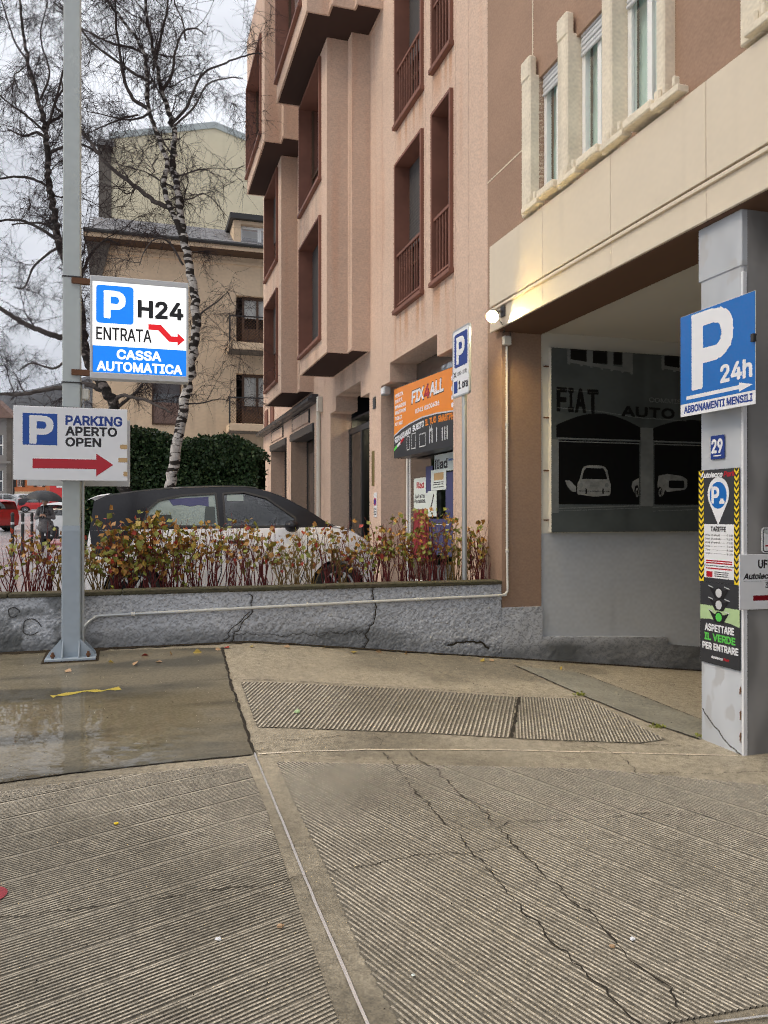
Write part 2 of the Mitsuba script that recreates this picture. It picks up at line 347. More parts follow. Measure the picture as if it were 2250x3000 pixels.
ribL = Polygon([(-4.9, 3.1), (-2.212, 4.533), (-1.654, 4.807), (-.885, 5.07), (-.63, 4.239), (-.411, 3.429), (-.253, 2.864), (-.148, 2.492), (.2, 1.2), (-4.9, 1.2)])
ribR = Polygon([(-.691, 5.093), (-.524, 4.478), (-.265, 3.584), (-.08, 2.864), (.048, 2.483), (.23, 1.85), (.792, 2.45), (1.6, 2.66), (2.9, 2.95), (2.6, 4.55), (1.3, 4.95)])
ribU1 = Polygon([(-1.21, 6.66), (-.915, 5.695), (.321, 5.641), (.885, 5.565), (1.13, 6.70), (.256, 6.766)])
ribU2 = Polygon([(.92, 5.561), (1.778, 5.487), (2.0, 5.58), (1.735, 6.76), (1.165, 6.729)])
for pl_, az, pit, sd in ((ribL, math.radians(51), .0195, 1), (ribR, math.radians(-37.0), .0215, 2), (ribU1, math.radians(12), .031, 3), (ribU2, math.radians(9), .024, 4)):
    add(drive, 'groove_bed', drape(pl_, .0025), 'groove_concrete', True)
    tp_, sd_ = ribs([pl_], az, pit, sd)
    add(drive, 'grooved_ribs', tp_, 'rib_concrete', False, stuff=True); add(drive, 'groove_sides', sd_, 'groove_concrete', False, stuff=True)
add(drive, 'joint_strip', ribbon(wiggle(jl, .0008, .1, 1), .012, .009, 1, .08), 'aluminium')
add(drive, 'joint_strip', ribbon(np.array([(1.036, 2.473), (1.223, 2.506), (2.2, 2.7)]), .010, .010, 2, .08), 'aluminium')
add(drive, 'joint_seam', ribbon(wiggle(ju, .004, .05, 3), .020, .0085, 4, .45), 'crack')
add(drive, 'joint_seam', ribbon(wiggle(curbL, .003, .05, 5), .009, .0085, 6, .7), 'crack')
curbR = [(-.84, 5.246), (-.603, 5.282), (-.058, 5.326), (.744, 5.332), (1.532, 5.285), (2.346, 5.224)]
add(drive, 'worn_line', ribbon(wiggle(curbR, .002, .06, 7), .014, .004, 8, .4), 'beige_trim')
gutA = [(1.36, 8.2), (1.411, 8.051), (1.719, 6.939), (2.012, 6.064), (2.241, 5.595)]; gutB = [(2.0, 8.15), (2.062, 7.956), (2.329, 6.941), (2.489, 6.186), (2.56, 5.9)]
add(drive, 'gutter_band', drape(Polygon(gutA + gutB[::-1]), .004), 'gutter_concrete', True)
for k, (g, w) in enumerate(((gutA, .016), (gutB, .014), ([(1.148, 6.70), (.902, 5.57)], .022), ([(.902, 5.57), (.98, 5.545), (2.05, 5.43)], .006), ([(-1.25, 6.72), (.25, 6.80), (1.16, 6.77), (1.75, 6.82)], .006))):
    add(drive, 'joint_seam', ribbon(wiggle(g, .003, .05, 20 + k), w, .0075, 30 + k, .45), 'crack')
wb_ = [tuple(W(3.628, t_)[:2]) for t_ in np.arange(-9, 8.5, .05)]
add(drive, 'wall_foot_shade', ribbon(np.array(wb_) + np.random.RandomState(4).normal(0, .006, (len(wb_), 2)), .075, .0095, 12, .6), 'soil')  # dark ribbon stands in for contact shade in the gap at the wall foot
add(drive, 'mast_foot_shade', drape(Polygon([tuple((np.array([-2.852, 7.19]) + a * E2[:2] - b * D2[:2])) for a, b in ((-.24, .185), (.24, .18), (.235, -.18), (-.235, -.18))]), .0098), 'soil')  # dark pad painted as contact shade under the mast base plate
CR = dict(
 a=[(.006, 5.261), (.158, 4.613), (.291, 4.146), (.364, 3.917), (.421, 3.699), (.505, 3.403), (.566, 3.17), (.626, 2.959), (.68, 2.781), (.747, 2.617), (.8, 2.46)],
 b=[(.15, 5.303), (.222, 5.124), (.305, 4.98), (.421, 4.534), (.539, 4.228), (.585, 4.02), (.629, 3.778), (.68, 3.599), (.71, 3.504), (.757, 3.298), (.83, 3.124), (.855, 2.951), (.882, 2.825), (.923, 2.731), (.953, 2.656), (.945, 2.579), (.981, 2.46)],
 c=[(1.437, 5.44), (1.527, 5.271), (1.569, 5.173), (1.563, 4.957), (1.572, 4.694), (1.633, 4.403), (1.682, 4.195), (1.769, 4.02), (1.883, 3.86)],
 d=[(.629, 3.778), (.407, 3.717), (.148, 3.686), (-.039, 3.599), (-.3, 3.5)],
 e=[(.585, 4.02), (.658, 4.098), (.916, 4.098), (1.201, 4.146), (1.367, 4.195), (1.669, 4.162)],
 f=[(-1.62, 3.1), (-1.355, 3.148), (-1.167, 3.202), (-.937, 3.268), (-.765, 3.337), (-.467, 3.408), (-.318, 3.494)],
 g=[(-.894, 5.39), (-.781, 5.467), (-.624, 5.468), (-.393, 5.536), (-.267, 5.563)], h=[(-.864, 5.299), (-.712, 5.3), (-.62, 5.33)],
 i=[(1.588, 4.875), (1.776, 4.866), (1.986, 4.844), (2.385, 4.888)], j=[(-.05, 5.56), (.0, 5.45), (-.02, 5.40)], k=[(.3, 7.9), (.62, 7.3), (.95, 6.95)])
for n_, (nm, p) in enumerate(CR.items()):
    w = .0052 if nm in 'ab' else .004 if nm in 'cdfe' else .0038
    add(drive, 'crack', ribbon(wiggle(p, .009, .035, 50 + n_), w, .0105 if nm in 'abdef' else .0075, 70 + n_, .85), 'crack')
r9 = np.random.RandomState(5)
pp = [(-2.60, 6.16), (-2.50, 6.23), (-2.38, 6.31), (-2.27, 6.33), (-2.15, 6.40)]
add(drive, 'paint_mark', ribbon(wiggle(pp, .006, .04, 9), .050, .0082, 10, .8), 'yellow_worn', label='worn yellow spray mark on the wet concrete')
add(drive, 'paint_mark', drape(Point(-1.665, 3.29).buffer(.085), .0112), 'poster_red', label='red painted dot at the edge of the ribbed concrete')
# street behind the viewer and plaza behind the planter, out to the horizon
R_ = 900
street = struct('street', 'flat wet roadway around the driveway')
far = Point(0, 0).buffer(R_, 48)
hp = lambda s0: Polygon([tuple(W(s0, -2 * R_)[:2]), tuple(W(s0, 2 * R_)[:2]), tuple(W(2 * R_, 2 * R_)[:2]), tuple(W(2 * R_, -2 * R_)[:2])])
pit = Polygon([tuple(W(a, b)[:2]) for a, b in ((-4.58, -8.98), (-4.58, 8.98), (3.69, 8.98), (3.69, -8.98))])
low = far.difference(hp(3.70)).difference(pit)
v2, f2 = trimesh.creation.triangulate_polygon(low, engine='earcut'); add(street, 'surface', (np.column_stack([v2, np.zeros(len(v2)) - .012]), f2), 'wet_asphalt')
plaza = struct('plaza', 'wet grey paved car park behind the planter wall')
xs = np.concatenate([-np.geomspace(1000, 8, 30), np.arange(-7, 8, 1.), np.geomspace(8, 1000, 30)]); ys = np.concatenate([np.arange(0, 90, 2.), np.geomspace(90, 1000, 16)])
def zplaza(Y): return np.interp(Y, [0, 26, 75, 2000], [.4, .4, 2.3, 2.3])
def plaza_pt(a, q):
    p = W(3.78 + q, a); return [p[0], p[1], float(zplaza(p[1]))]
pv = np.array([[plaza_pt(a, q) for q in ys] for a in xs]); nI, nJ = len(xs), len(ys)
iI, jJ = np.meshgrid(np.arange(nI - 1), np.arange(nJ - 1), indexing='ij'); b_ = (iI * nJ + jJ).ravel()
add(plaza, 'surface', (pv.reshape(-1, 3), np.stack([b_, b_ + nJ, b_ + nJ + 1, b_ + 1], 1)), 'wet_asphalt')
# ------------------------------------------------------------------ planter wall
pw_ = thing('planter_wall', 'long low planter wall of rough grey pebbledash with a mossy dark coping', 'wall')
tg = np.concatenate([np.arange(-9.0, -5.3, .03), np.arange(-5.3, -.011, .0095)]); zz = np.arange(-.05, .835, .0095)
A, B = np.meshgrid(tg, zz, indexing='ij'); base = np.stack([A, B, np.zeros_like(A)], -1)
dsp = .006 * meshkit.fbm(np.stack([A * 14, B * 14, A * 0], -1), 2, 2) + .010 * meshkit.noise(np.stack([A * 46, B * 46, A * 0 + 2], -1), 5) + .009 * meshkit.noise(np.stack([A * 85, B * 85, A * 0 + 2], -1), 8) + .02 * meshkit.noise(np.stack([A * 1.5, B * 1.5, A * 0], -1), 9)
scar = np.zeros_like(A)
def scarline(pts, depth, w):
    global dsp
    L = LineString(pts).segmentize(.05); c = wiggle(np.array(L.coords), .012, .03, int(1000 * abs(pts[0][0])))
    from scipy.spatial import cKDTree
    dd, _ = cKDTree(c).query(np.stack([A.ravel(), B.ravel()], 1)); dd = dd.reshape(A.shape)
    dsp = dsp - depth * np.exp(-(dd / w) ** 2)
    return c
cl1 = scarline([(-2.79, .83), (-2.77, .62), (-2.86, .5), (-2.93, .42), (-2.95, .32)], .02, .012)
cl2 = scarline([(-2.77, .64), (-2.97, .46), (-3.03, .36)], .016, .012)
cl3 = scarline([(-1.49, .84), (-1.47, .55), (-1.58, .36), (-1.58, .2)], .026, .013)
cl4 = scarline([(-2.95, .42), (-2.3, .38), (-1.62, .37)], .010, .01)
cl5 = scarline([(-.68, .20), (-.3, .22), (-.16, .14)], .03, .02)
base[..., 2] = dsp
nI, nJ = A.shape; iI, jJ = np.meshgrid(np.arange(nI - 1), np.arange(nJ - 1), indexing='ij'); b_ = (iI * nJ + jJ).ravel()
fm = trimesh.Trimesh(base.reshape(-1, 3), np.vstack([np.stack([b_, b_ + nJ, b_ + nJ + 1], 1), np.stack([b_, b_ + nJ + 1, b_ + 1], 1)]), process=False)
add(pw_, 'rough_face', tf(fm, FE(3.672)), 'rough_render', True)
add(pw_, 'core', bs(3.67, 3.84, -9, -.012, -.3, .83), 'grey_concrete')
add(pw_, 'back_wall', bs(4.30, 4.40, -9, -.012, .2, .80), 'grey_concrete')
add(pw_, 'soil', bs(3.842, 4.298, -9, -.014, .3, .80), 'soil')
for k in range(9):
    add(pw_, 'coping_stone', bs(3.628, 3.86, -9 + k + .003, -8 + k - .003 - (.012 if k == 8 else 0), .832, .872 + .004 * (k % 2), .008), 'mossy_stone')
frw = FE(3.640)
for c, w in ((cl1, .014), (cl2, .012), (cl3, .016), (cl4, .007), (cl5, .03)):
    poly = LineString(c).buffer(w * .32, cap_style=2); add(pw_, 'crack', ext(poly, frw, .0, .0012), 'crack')
# graffiti-like black scrawl marks at the left end
for cx, cz, r, k in ((-4.95, .70, .045, 1), (-4.80, .56, .075, 2)):
    th = np.linspace(0, 5.6, 30); p = np.stack([cx + r * np.cos(th) * (1 + .15 * np.sin(3 * th + k)), cz + r * np.sin(th)], 1)
    add(pw_, 'dark_scrawl', ext(LineString(p).buffer(.0045), frw, .002, .0035), 'iron_dark')
# ------------------------------------------------------------------ garage building (brown render, beige panels)
gb = thing('garage_building', 'brown rendered building with beige panelled band above the dark garage entrance', 'building')
HOLES = []
PITCH = 3.086
for k in range(3):
    o = -PITCH * k; HOLES.append(sbox(-(2.81 + o), 4.72, -(.765 + o), 6.0))
add(gb, 'upper_wall', ext(sp([(-6.2, 4.35), (4.04, 4.35), (4.04, 9.6), (-6.2, 9.6)]).difference(unary_union(HOLES)), FF(0), -.30, 0), 'brown_render')
add(gb, 'upper_back', bs(-6.2, 4.04, .9, 1.0, 3.9, 9.6), 'room_dark')
for k in range(3):
    o = -PITCH * k
    pil = [(2.81, 3.0), (2.09, 2.27), (1.38, 1.53), (.69, .79)]
    for a, b in pil:
        a, b = a + o, b + o
        add(gb, 'window_pilaster', cat([bs(a, b, -.10, .12, 4.64, 6.04, .012), bs(a - .002, b + .004, -.112, -.02, 6.0, 6.23, .02)]), 'cream_stone')
        add(gb, 'sill_ornament', cat([bs(a - .075, a - .045, -.15, -.10, 4.70, 4.775, .006), bs(a - .185, a - .155, -.15, -.10, 4.70, 4.775, .006), bs(a - .22, a + .10, -.15, -.05, 4.645, 4.70, .006), bs(a + .02, a + .10, -.125, -.09, 4.70, 4.80, .02)]), 'cream_stone')
    for (a, b) in ((2.27, 2.81), (1.53, 2.09), (.79, 1.38)):
        a, b = a + o, b + o
        wkey = f'{gb}__window' if f'{gb}__window' not in _used else None
        w = uniq(f'{gb}__window')
        add(w, 'sill', bs(a - .01, b - .24, -.16, .14, 4.665, 4.745, .012), 'cream_stone')
        add(w, 'frame', cat([bs(b - .06, b - .005, .055, .11, 4.75, 5.99), bs(a + .005, a + .06, .055, .11, 4.75, 5.99), bs((a + b) / 2 - .03, (a + b) / 2 + .03, .062, .10, 4.75, 5.99), bs(a + .06, b - .06, .06, .11, 4.745, 4.82), bs(a + .06, b - .06, .06, .11, 5.93, 5.99)]), 'white_pvc')
        z0 = 5.80; zz_ = np.arange(z0, 5.985, .045)
        add(w, 'roller_shutter', cat([bs(a + .02, b - .02, .028 + .004 * (i % 2), .05, q, q + .038, .006) for i, q in enumerate(zz_)]), 'shutter_grey')
        add(w, 'pane', bs(a + .06, b - .06, .078, .082, 4.82, 5.93), 'glass')
        add(w, 'curtain', cat([bs(a + .02, b - .02, .16, .165, 5.15, 5.99), bs(b - .40, b - .03, .15, .155, 4.75, 5.3)]), 'curtain')
add(gb, 'joint_strip', bs(2.93, 2.945, -.004, .0, 6.235, 9.6), 'cream_stone')
add(gb, 'joint_strip', bs(3.005, 4.035, -.004, .0, 5.43, 5.442), 'cream_stone')
add(gb, 'joint_strip', bs(-.08, .685, -.004, .0, 6.40, 6.412), 'cream_stone')
PB = [3.81, 2.582, 1.413, .2535, -.916, -2.086, -3.256, -4.426, -5.6]
for a, b in zip(PB[:-1], PB[1:]):
    add(gb, 'fascia_panel', bs(b + .003, a - .003, -.086, -.06, 3.925, 4.61, .004), 'beige_panel')
    add(gb, 'lower_trim_panel', bs(b + .002, a - .002, -.082, -.058, 3.642, 3.868, .004), 'beige_panel')
add(gb, 'fascia_backing', bs(-5.6, 3.80, -.06, .0, 3.66, 4.602), 'channel_dark')
add(gb, 'channel_lip', cat([bs(-5.6, 3.805, -.105, -.055, 3.868, 3.882), bs(-5.6, 3.805, -.098, -.092, 3.882, 3.90)]), 'beige_trim')
add(gb, 'beam', bs(-5.6, 4.04, .0, .49, 3.66, 4.35), 'brown_render')
add(gb, 'beam_soffit', bs(-5.6, 3.671, -.055, .488, 3.635, 3.66), 'brown_shaded')
add(gb, 'corner_column', bs(3.671, 4.04, .0, .487, .565, 3.66), 'brown_render')
plv = Polygon([(-.015, -.5), (-.015, .57), (.49, .57), (.49, .23), (1.1, .20), (2.15, .145), (2.15, .06), (4, -.15), (9, -.7), (9, -1.4)])
def rough_sheet(poly, fr, seed, amp=.013, size=.03):
    v2, f = trimesh.creation.triangulate_polygon(poly, engine='earcut'); v, f = trimesh.remesh.subdivide_to_size(np.column_stack([v2, np.zeros(len(v2))]), f, size, max_iter=14)
    v[:, 2] = amp * meshkit.fbm(v * np.array([16, 16, 1.]) + seed, 3, seed)
    m = trimesh.Trimesh(v, f, process=False)
    if m.face_normals[:, 2].sum() < 0: m.invert()
    return tf(m, fr)
add(gb, 'plinth_face', rough_sheet(plv.intersection(sbox(-.02, -.5, 3.6, .6)), FE(3.652), 3), 'rough_render', True)
add(gb, 'plinth', ext(plv, FE(3.655), -.03, 0), 'rough_render')
add(gb, 'plinth_return', bs(3.66, 4.04, -.014, .0, -.2, .568), 'rough_render')
add(gb, 'ramp_wall_lower', bs(3.688, 3.95, .49, 9, -1.4, 1.39), 'grey_paint')
add(gb, 'ramp_wall_upper', bs(3.684, 3.95, .487, 9, 1.39, 3.665), 'cream_paint')
add(gb, 'ceiling', bs(-5.6, 3.94, .49, 9, 3.665, 3.9), 'ceiling_paint')
add(gb, 'back_wall', bs(-5.6, 3.95, 9, 9.2, -1.5, 3.9), 'grey_paint')
add(gb, 'end_wall', bs(-5.8, -5.6, -.05, 9.2, -1.5, 9.6), 'grey_concrete')
pr = uniq(f'{gb}__pier')
add(pr, 'shaft', bs(.004, .418, .0, 1.3, -.25, 3.64, .012), 'pier_paint')
add(pr, 'side_face', bs(-.004, .004, .035, 1.3, -.25, 3.64), 'grey_concrete')
add(pr, 'head_block', bs(-.003, .424, -.009, .5, 3.26, 3.636, .004), 'pier_paint')
add(pr, 'corner_strip', bs(-.008, .012, -.006, .03, -.2, 3.22, .004), 'white_paint')
add(pr, 'base_crack', ext(LineString(wiggle([(-.40, .22), (-.27, .12), (-.12, .03), (-.01, 0.0)], .004, .03, 3)).buffer(.004), FF(0), 0, .002), 'iron_dark')
add(pr, 'flaking_paint', cat([ext(Polygon([(-.018 + (.004 + .007 * rng.rand()) * math.cos(q), z_ + (.015 + .035 * rng.rand()) * math.sin(q)) for q in np.arange(9) * .698]).buffer(0), FF(0), .007 + .001 * i, .0085 + .001 * i) for i, z_ in enumerate((.12, .27, .43))]), 'rust')
# ------------------------------------------------------------------ pink apartment building
pk = thing('apartment_building', 'pink rendered apartment building with stepped bay windows and red metal window frames', 'building')
SH = [(5.1, 8.3), (9.0, 12.0), (13.64, 16.64), (17.3, 20.1)]
def shop_hole(a, b): return sp([(a, 0), (a, 3.75), (a + .58, 3.75), (a + .58, 4.05), (b - .50, 4.05), (b - .50, 3.75), (b, 3.75), (b, 0)])
WIN = [(6.2, 7.45, 4.76, 7.09), (5.09, 5.81, 4.74, 7.09), (6.2, 7.45, 7.66, 9.99), (5.09, 5.81, 7.66, 9.99), (6.2, 7.45, 10.56, 12.89), (5.09, 5.81, 10.56, 12.89)]
holes = unary_union([shop_hole(*q) for q in SH[:2]] + [sp([(a, 0), (a, 3.75), (b, 3.75), (b, 0)]) for a, b in SH[2:]] + [sbox(-b, z0, -a, z1) for a, b, z0, z1 in WIN])
wallp = sp([(4.04, -.2), (21.7, -.2), (21.7, 14), (4.04, 14)]).difference(holes)
add(pk, 'wall', ext(wallp, FF(0), -.46, -.012), 'pink_render')
CU_ = [4.04, 4.59, 5.03, 5.86, 6.13, 7.52, 8.23, 8.945, 12.55, 13.3, 17.0, 20.6, 21.7]
for a, b in zip(CU_[:-1], CU_[1:]):
    q = wallp.intersection(sbox(-(b - .004), 0, -(a + .004), 14))
    add(pk, 'wall_panel', ext(q, FF(0), -.012, 0), 'pink_render')
add(pk, 'inner_back', bs(4.2, 21.6, 2.6, 2.7, 0, 14), 'room_dark')
add(pk, 'inner_end', cat([bs(4.05, 4.2, .47, 2.7, 0, 14), bs(21.5, 21.69, .47, 2.7, 0, 14)]), 'room_dark')
add(pk, 'floor_slab', cat([bs(4.2, 21.5, .47, 2.6, 4.2, 4.4), bs(4.2, 21.5, .47, 2.6, 13.8, 14), bs(4.2, 21.5, -.2, 2.6, .38, .44)]), 'room_dark')
def slats(s0, s1, z0, z1, t, pitch=.05):
    zz = np.arange(z0, z1 + 1e-6, pitch / 4); tt = t - .006 * np.abs(np.sin(np.arange(len(zz)) * math.pi / 4)); V = []
    for s_ in (s0, s1): V += [W(s_, q, z) for z, q in zip(zz, tt)]
    n = len(zz); i = np.arange(n - 1); return (np.array(V), np.stack([i, i + 1, i + n + 1, i + n], 1))
def red_window(t, s0, s1, z0, z1, kind, rail=None):
    w = uniq(f'{pk}__window'); d_ = .34; e_ = .045
    add(w, 'frame', cat([bs(s0, s0 + e_, t - .05, t + d_, z0, z1, .004), bs(s1 - e_, s1, t - .05, t + d_, z0, z1, .004), bs(s0 + e_, s1 - e_, t - .05, t + d_, z1 - e_, z1, .004)]), 'red_metal')
    add(w, 'sill', bs(s0 - .02, s1 + .02, t - .075, t + d_, z0 - .03, z0 + .035, .006), 'red_metal')
    if kind == 'shutter':
        add(w, 'roller_shutter', slats(s0 + e_, s1 - e_, z0 + .035, z1 - e_, t + .24), 'dark_slats')
        return
    add(w, 'casement', cat([bs(s0 + e_, s0 + e_ + .05, t + .22, t + .27, z0 + .03, z1 - e_), bs(s1 - e_ - .05, s1 - e_, t + .22, t + .27, z0 + .03, z1 - e_), bs((s0 + s1) / 2 - .03, (s0 + s1) / 2 + .03, t + .22, t + .27, z0 + .03, z1 - e_), bs(s0 + e_, s1 - e_, t + .225, t + .265, z0 + .75, z0 + .80)]), 'wood_brown')
    add(w, 'pane', bs(s0 + e_, s1 - e_, t + .243, t + .247, z0 + .03, z1 - e_), 'glass')
    if kind == 'half': add(w, 'roller_shutter', slats(s0 + e_, s1 - e_, z0 + 1.0, z1 - e_, t + .20), 'dark_slats')
    if kind == 'curtain': add(w, 'curtain', cat([bs(s0 + .1 + .22 * q, s0 + .24 + .22 * q, t + .30, t + .31, z0 + .05, z1 - .1) for q in range(int((s1 - s0 - .2) / .22))]), 'blind')
    add(w, 'dark_room', bs(s0, s1, t + .36, t + .38, z0, z1), 'room_dark')
    if rail:
        bars = [bs(s0 + e_, s1 - e_, t - .02, t + .02, z0 + rail - .02, z0 + rail + .02), bs(s0 + e_, s1 - e_, t - .015, t + .015, z0 + .10, z0 + .13)]
        n = max(4, int((s1 - s0) / .115))
        for q in range(1, n): s_ = s0 + e_ + (s1 - s0 - 2 * e_) * q / n; bars.append(bs(s_ - .009, s_ + .009, t - .009, t + .009, z0 + .04, z0 + rail - .02))
        add(w, 'railing', cat(bars), 'red_metal')
for k, (a, b, z0, z1) in enumerate(WIN): red_window(0, a, b, z0, z1, 'half', .88)
def bay(pts, z0, z1, tf_, s0, s1, wins, skind):
    by = uniq(f'{pk}__bay'); face_t = tf_; back = face_t + .38
    poly = Polygon([(max(t, back), s) for s, t in pts])
    fr = Fr(P0, E2, D2)                         # plan frame: x=t, y=s, normal z
    m = ext(poly, fr, z0, z1); add(by, 'side_wall', m, 'pink_render')
    fp = sbox(-s1, z0, -s0, z1).difference(unary_union([sbox(-b, c, -a, d) for a, b, c, d in wins]))
    add(by, 'front_wall', ext(fp, FF(face_t), -.38, 0), 'pink_render')
    inner = Polygon([(t, s) for s, t in pts]).buffer(-.03, join_style=2)
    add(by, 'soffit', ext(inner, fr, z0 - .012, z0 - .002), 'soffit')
    rim = Polygon([(t, s) for s, t in pts]).buffer(.008, join_style=2).difference(Polygon([(t, s) for s, t in pts]).buffer(-.028, join_style=2))
    add(by, 'drip_edge', ext(rim, fr, z0 - .02, z0 + .012), 'pink_render')
    for q, (a, b, c, d) in enumerate(wins): red_window(face_t, a, b, c, d, skind[q])
for o, first in ((0, True), (4.77, False)):
    lo = [(11.68 + o, 0), (11.68 + o, -.717), (9.218 + o, -.717), (9.218 + o, -.352), (8.945 + o, -.352), (8.945 + o, 0)]
    up = [(11.68 + o, 0), (11.68 + o, -1.2), (8.60 + o, -1.2), (8.60 + o, -.84), (8.32 + o, -.84), (8.32 + o, -.45), (8.17 + o, -.45), (8.17 + o, 0)]
    bay(lo, 4.48, 10.02, -.717, 9.218 + o, 11.68 + o, [(9.67 + o, 11.62 + o, 4.80, 7.04), (9.67 + o, 11.62 + o, 7.70, 9.93)], ['shutter', 'curtain'] if first else ['half', 'half'])
    bay(up, 10.021, 14, -1.2, 8.60 + o, 11.68 + o, [(9.05 + o, 11.62 + o, 10.38, 12.7)], ['curtain'])
add(pk, 'downpipe', tube([W(12.95, -.05, .4), W(12.95, -.05, 4.2)], .05, 12), 'cream_paint')
add(pk, 'pipe_box', bs(12.72, 12.86, -.12, -.002, 3.88, 4.22, .01), 'cream_paint')
add(pk, 'awning_beam', cat([bs(13.2, 21.75, -.16, -.003, 4.16, 4.34, .01), bs(13.2, 21.75, -.24, -.16, 4.18, 4.25)]), 'board_dark')
for s_ in (20.95, 19.75): add(pk, 'small_window', bs(s_ - .3, s_ + .3, -.04, -.002, 4.42, 4.95, .01), 'red_metal')
for k, (a, b) in enumerate(SH[2:]):
    w = uniq(f'{pk}__shopfront')
    add(w, 'sign_panel', bs(a + .55, b - .35, -.03, -.002, 3.82, 4.10, .008), 'pink_render')
    add(w, 'sign_border', cat([bs(a + .5, b - .3, -.035, -.003, 4.10, 4.13), bs(a + .5, a + .55, -.035, -.003, 3.8, 4.10), bs(b - .35, b - .3, -.035, -.003, 3.8, 4.10)]), 'board_dark')
    add(w, 'blind_roll', bs(a + .02, b - .02, -.05, .40, 3.55, 3.745, .02), 'board_dark')
    add(w, 'pane', bs(a, b, .444, .45, .44, 3.55), 'glass')
    add(w, 'frame', cat([bs(q - .03, q + .03, .43, .459, .44, 3.6) for q in (a + .03, a + 1.05, b - .9, b - .03)] + [bs(a, b, .43, .459, .4, .6)]), 'board_dark')
    add(w, 'inner_screen', bs(a + .2, b - 1.6, .9, .92, .44, 3.4), 'dark_slats')
# entrance
en = uniq(f'{pk}__entrance'); a, b = SH[1]
add(en, 'transom', bs(a, b, .40, .455, 3.30, 3.42), 'board_dark')
add(en, 'door_frame', cat([bs(q - .04, q + .04, .40, .455, .44, 3.3) for q in (a + .04, a + 1.0, a + 2.0, b - .04)]), 'board_dark')
add(en, 'pane', bs(a + 2.04, b - .08, .425, .43, .44, 3.3), 'tinted_glass')
add(en, 'inner_screen', bs(a + .9, b - 1.1, .95, .98, .44, 1.9), 'board_dark')
add(en, 'lobby_wall', cat([bs(a, b, 1.9, 1.95, .44, 4.1), bs(b - .01, b + .02, .47, 1.9, .44, 4.1), bs(a - .02, a + .01, .47, 1.9, .44, 4.1), bs(a, b, .47, 1.9, 3.62, 3.66)]), 'board_dark', stuff=True)
for q in ((11.0, .75, 3.58), (9.9, 1.2, 3.58)):
    m = tf(lathe([(0, 0), (.10, 0), (.10, .03), (0, .03)], 16), Fr(W(q[0], q[1], q[2]), np.array([1., 0, 0]), np.array([0, 1., 0])))
    add(en, 'ceiling_lamp', m, 'white_paint', emitter={'type': 'area', 'radiance': rgb((8, 7, 4.5))})
add(pk, 'intercom_plate', bs(8.68, 8.80, -.02, -.002, 2.10, 2.70, .004), 'brass')
add(pk, 'house_number_plate', bs(8.60, 8.74, -.018, -.002, 3.42, 3.62, .003), 'board_dark')
npl = uniq(f'{pk}__no_parking_notice')
add(npl, 'plate', bs(8.52, 8.68, -.016, -.002, 1.56, 1.98, .003), 'white_paint')
add(npl, 'red_ring', ext(Point(-8.60, 1.82).buffer(.07).difference(Point(-8.60, 1.82).buffer(.05)), FF(-.016), 0, .003), 'sign_red')
add(npl, 'blue_disc', ext(Point(-8.60, 1.82).buffer(.05), FF(-.016), 0, .002), 'sign_blue')
add(npl, 'print', cat([ext(sbox(-8.67, z_, -8.53, z_ + .018), FF(-.016), 0, .002) for z_ in (1.60, 1.64, 1.69)]), 'ink_black')
# phone shop window and door (nearest opening)
sf = uniq(f'{pk}__shopfront'); a, b = SH[0]
add(sf, 'frame', cat([bs(b - .10, b - .03, .43, .459, .44, 2.62), bs(b - .22, b - .17, .44, .458, .44, 2.62), bs(a, b, .43, .459, 2.55, 2.64), bs(a, b, .43, .459, .4, .55)]), 'white_pvc')
add(sf, 'pane', bs(a, b, .446, .45, .55, 4.05), 'glass')
add(sf, 'upper_panel', bs(a, b, .50, .52, 2.64, 4.05), 'board_dark')
add(sf, 'inner_wall', bs(a, b, 1.4, 1.42, .44, 2.6), 'steel_grey')
# ------------------------------------------------------------------ house behind, yellow gable house
hs = thing('tan_house', 'tan rendered house with slate roof and mesh-railed balconies behind the hedge', 'house')
F2 = FE(28.8)
def b2(t0, t1, z0, z1, n0, n1, b=0.): return bx(t0, t1, z0, z1, n0, n1, b, F2)
wh = [sbox(-.09, 8.58, 1.9, 10.75), sbox(-.09, 5.28, 1.9, 7.5), sbox(-3.45, 5.29, -2.31, 7.08), sbox(-3.45, 8.5, -2.31, 10.4)]
add(hs, 'wall', ext(sbox(-5.7, 0, 9, 12.4).difference(unary_union(wh)), F2, -.4, 0), 'house_tan')
add(hs, 'side_wall', b2(-5.7, -5.4, 0, 12.4, -8, -.4), 'stone_dark')
add(hs, 'dark_room', b2(-5.3, 9, 0, 12.4, -1.2, -1.1), 'room_dark')
add(hs, 'corner_bracket', ext(Polygon([(-5.95, 12.5), (-5.0, 12.5), (-5.55, 10.2), (-5.71, 10.2)]), F2, .0, .25), 'stone_dark')
add(hs, 'eave_soffit', b2(-6.0, 9, 12.33, 12.43, -.2, .75), 'wood_brown')
add(hs, 'fascia', b2(-6.0, 9, 12.36, 12.53, .75, .80), 'house_tan')
add(hs, 'gutter', tube([W(28.8, -6.0, 12.58) - D2 * .86, W(28.8, 9, 12.58) - D2 * .86], .085, 8), 'iron_dark')
add(hs, 'string_course', b2(-5.72, 9, 12.0, 12.12, 0, .06), 'house_tan')
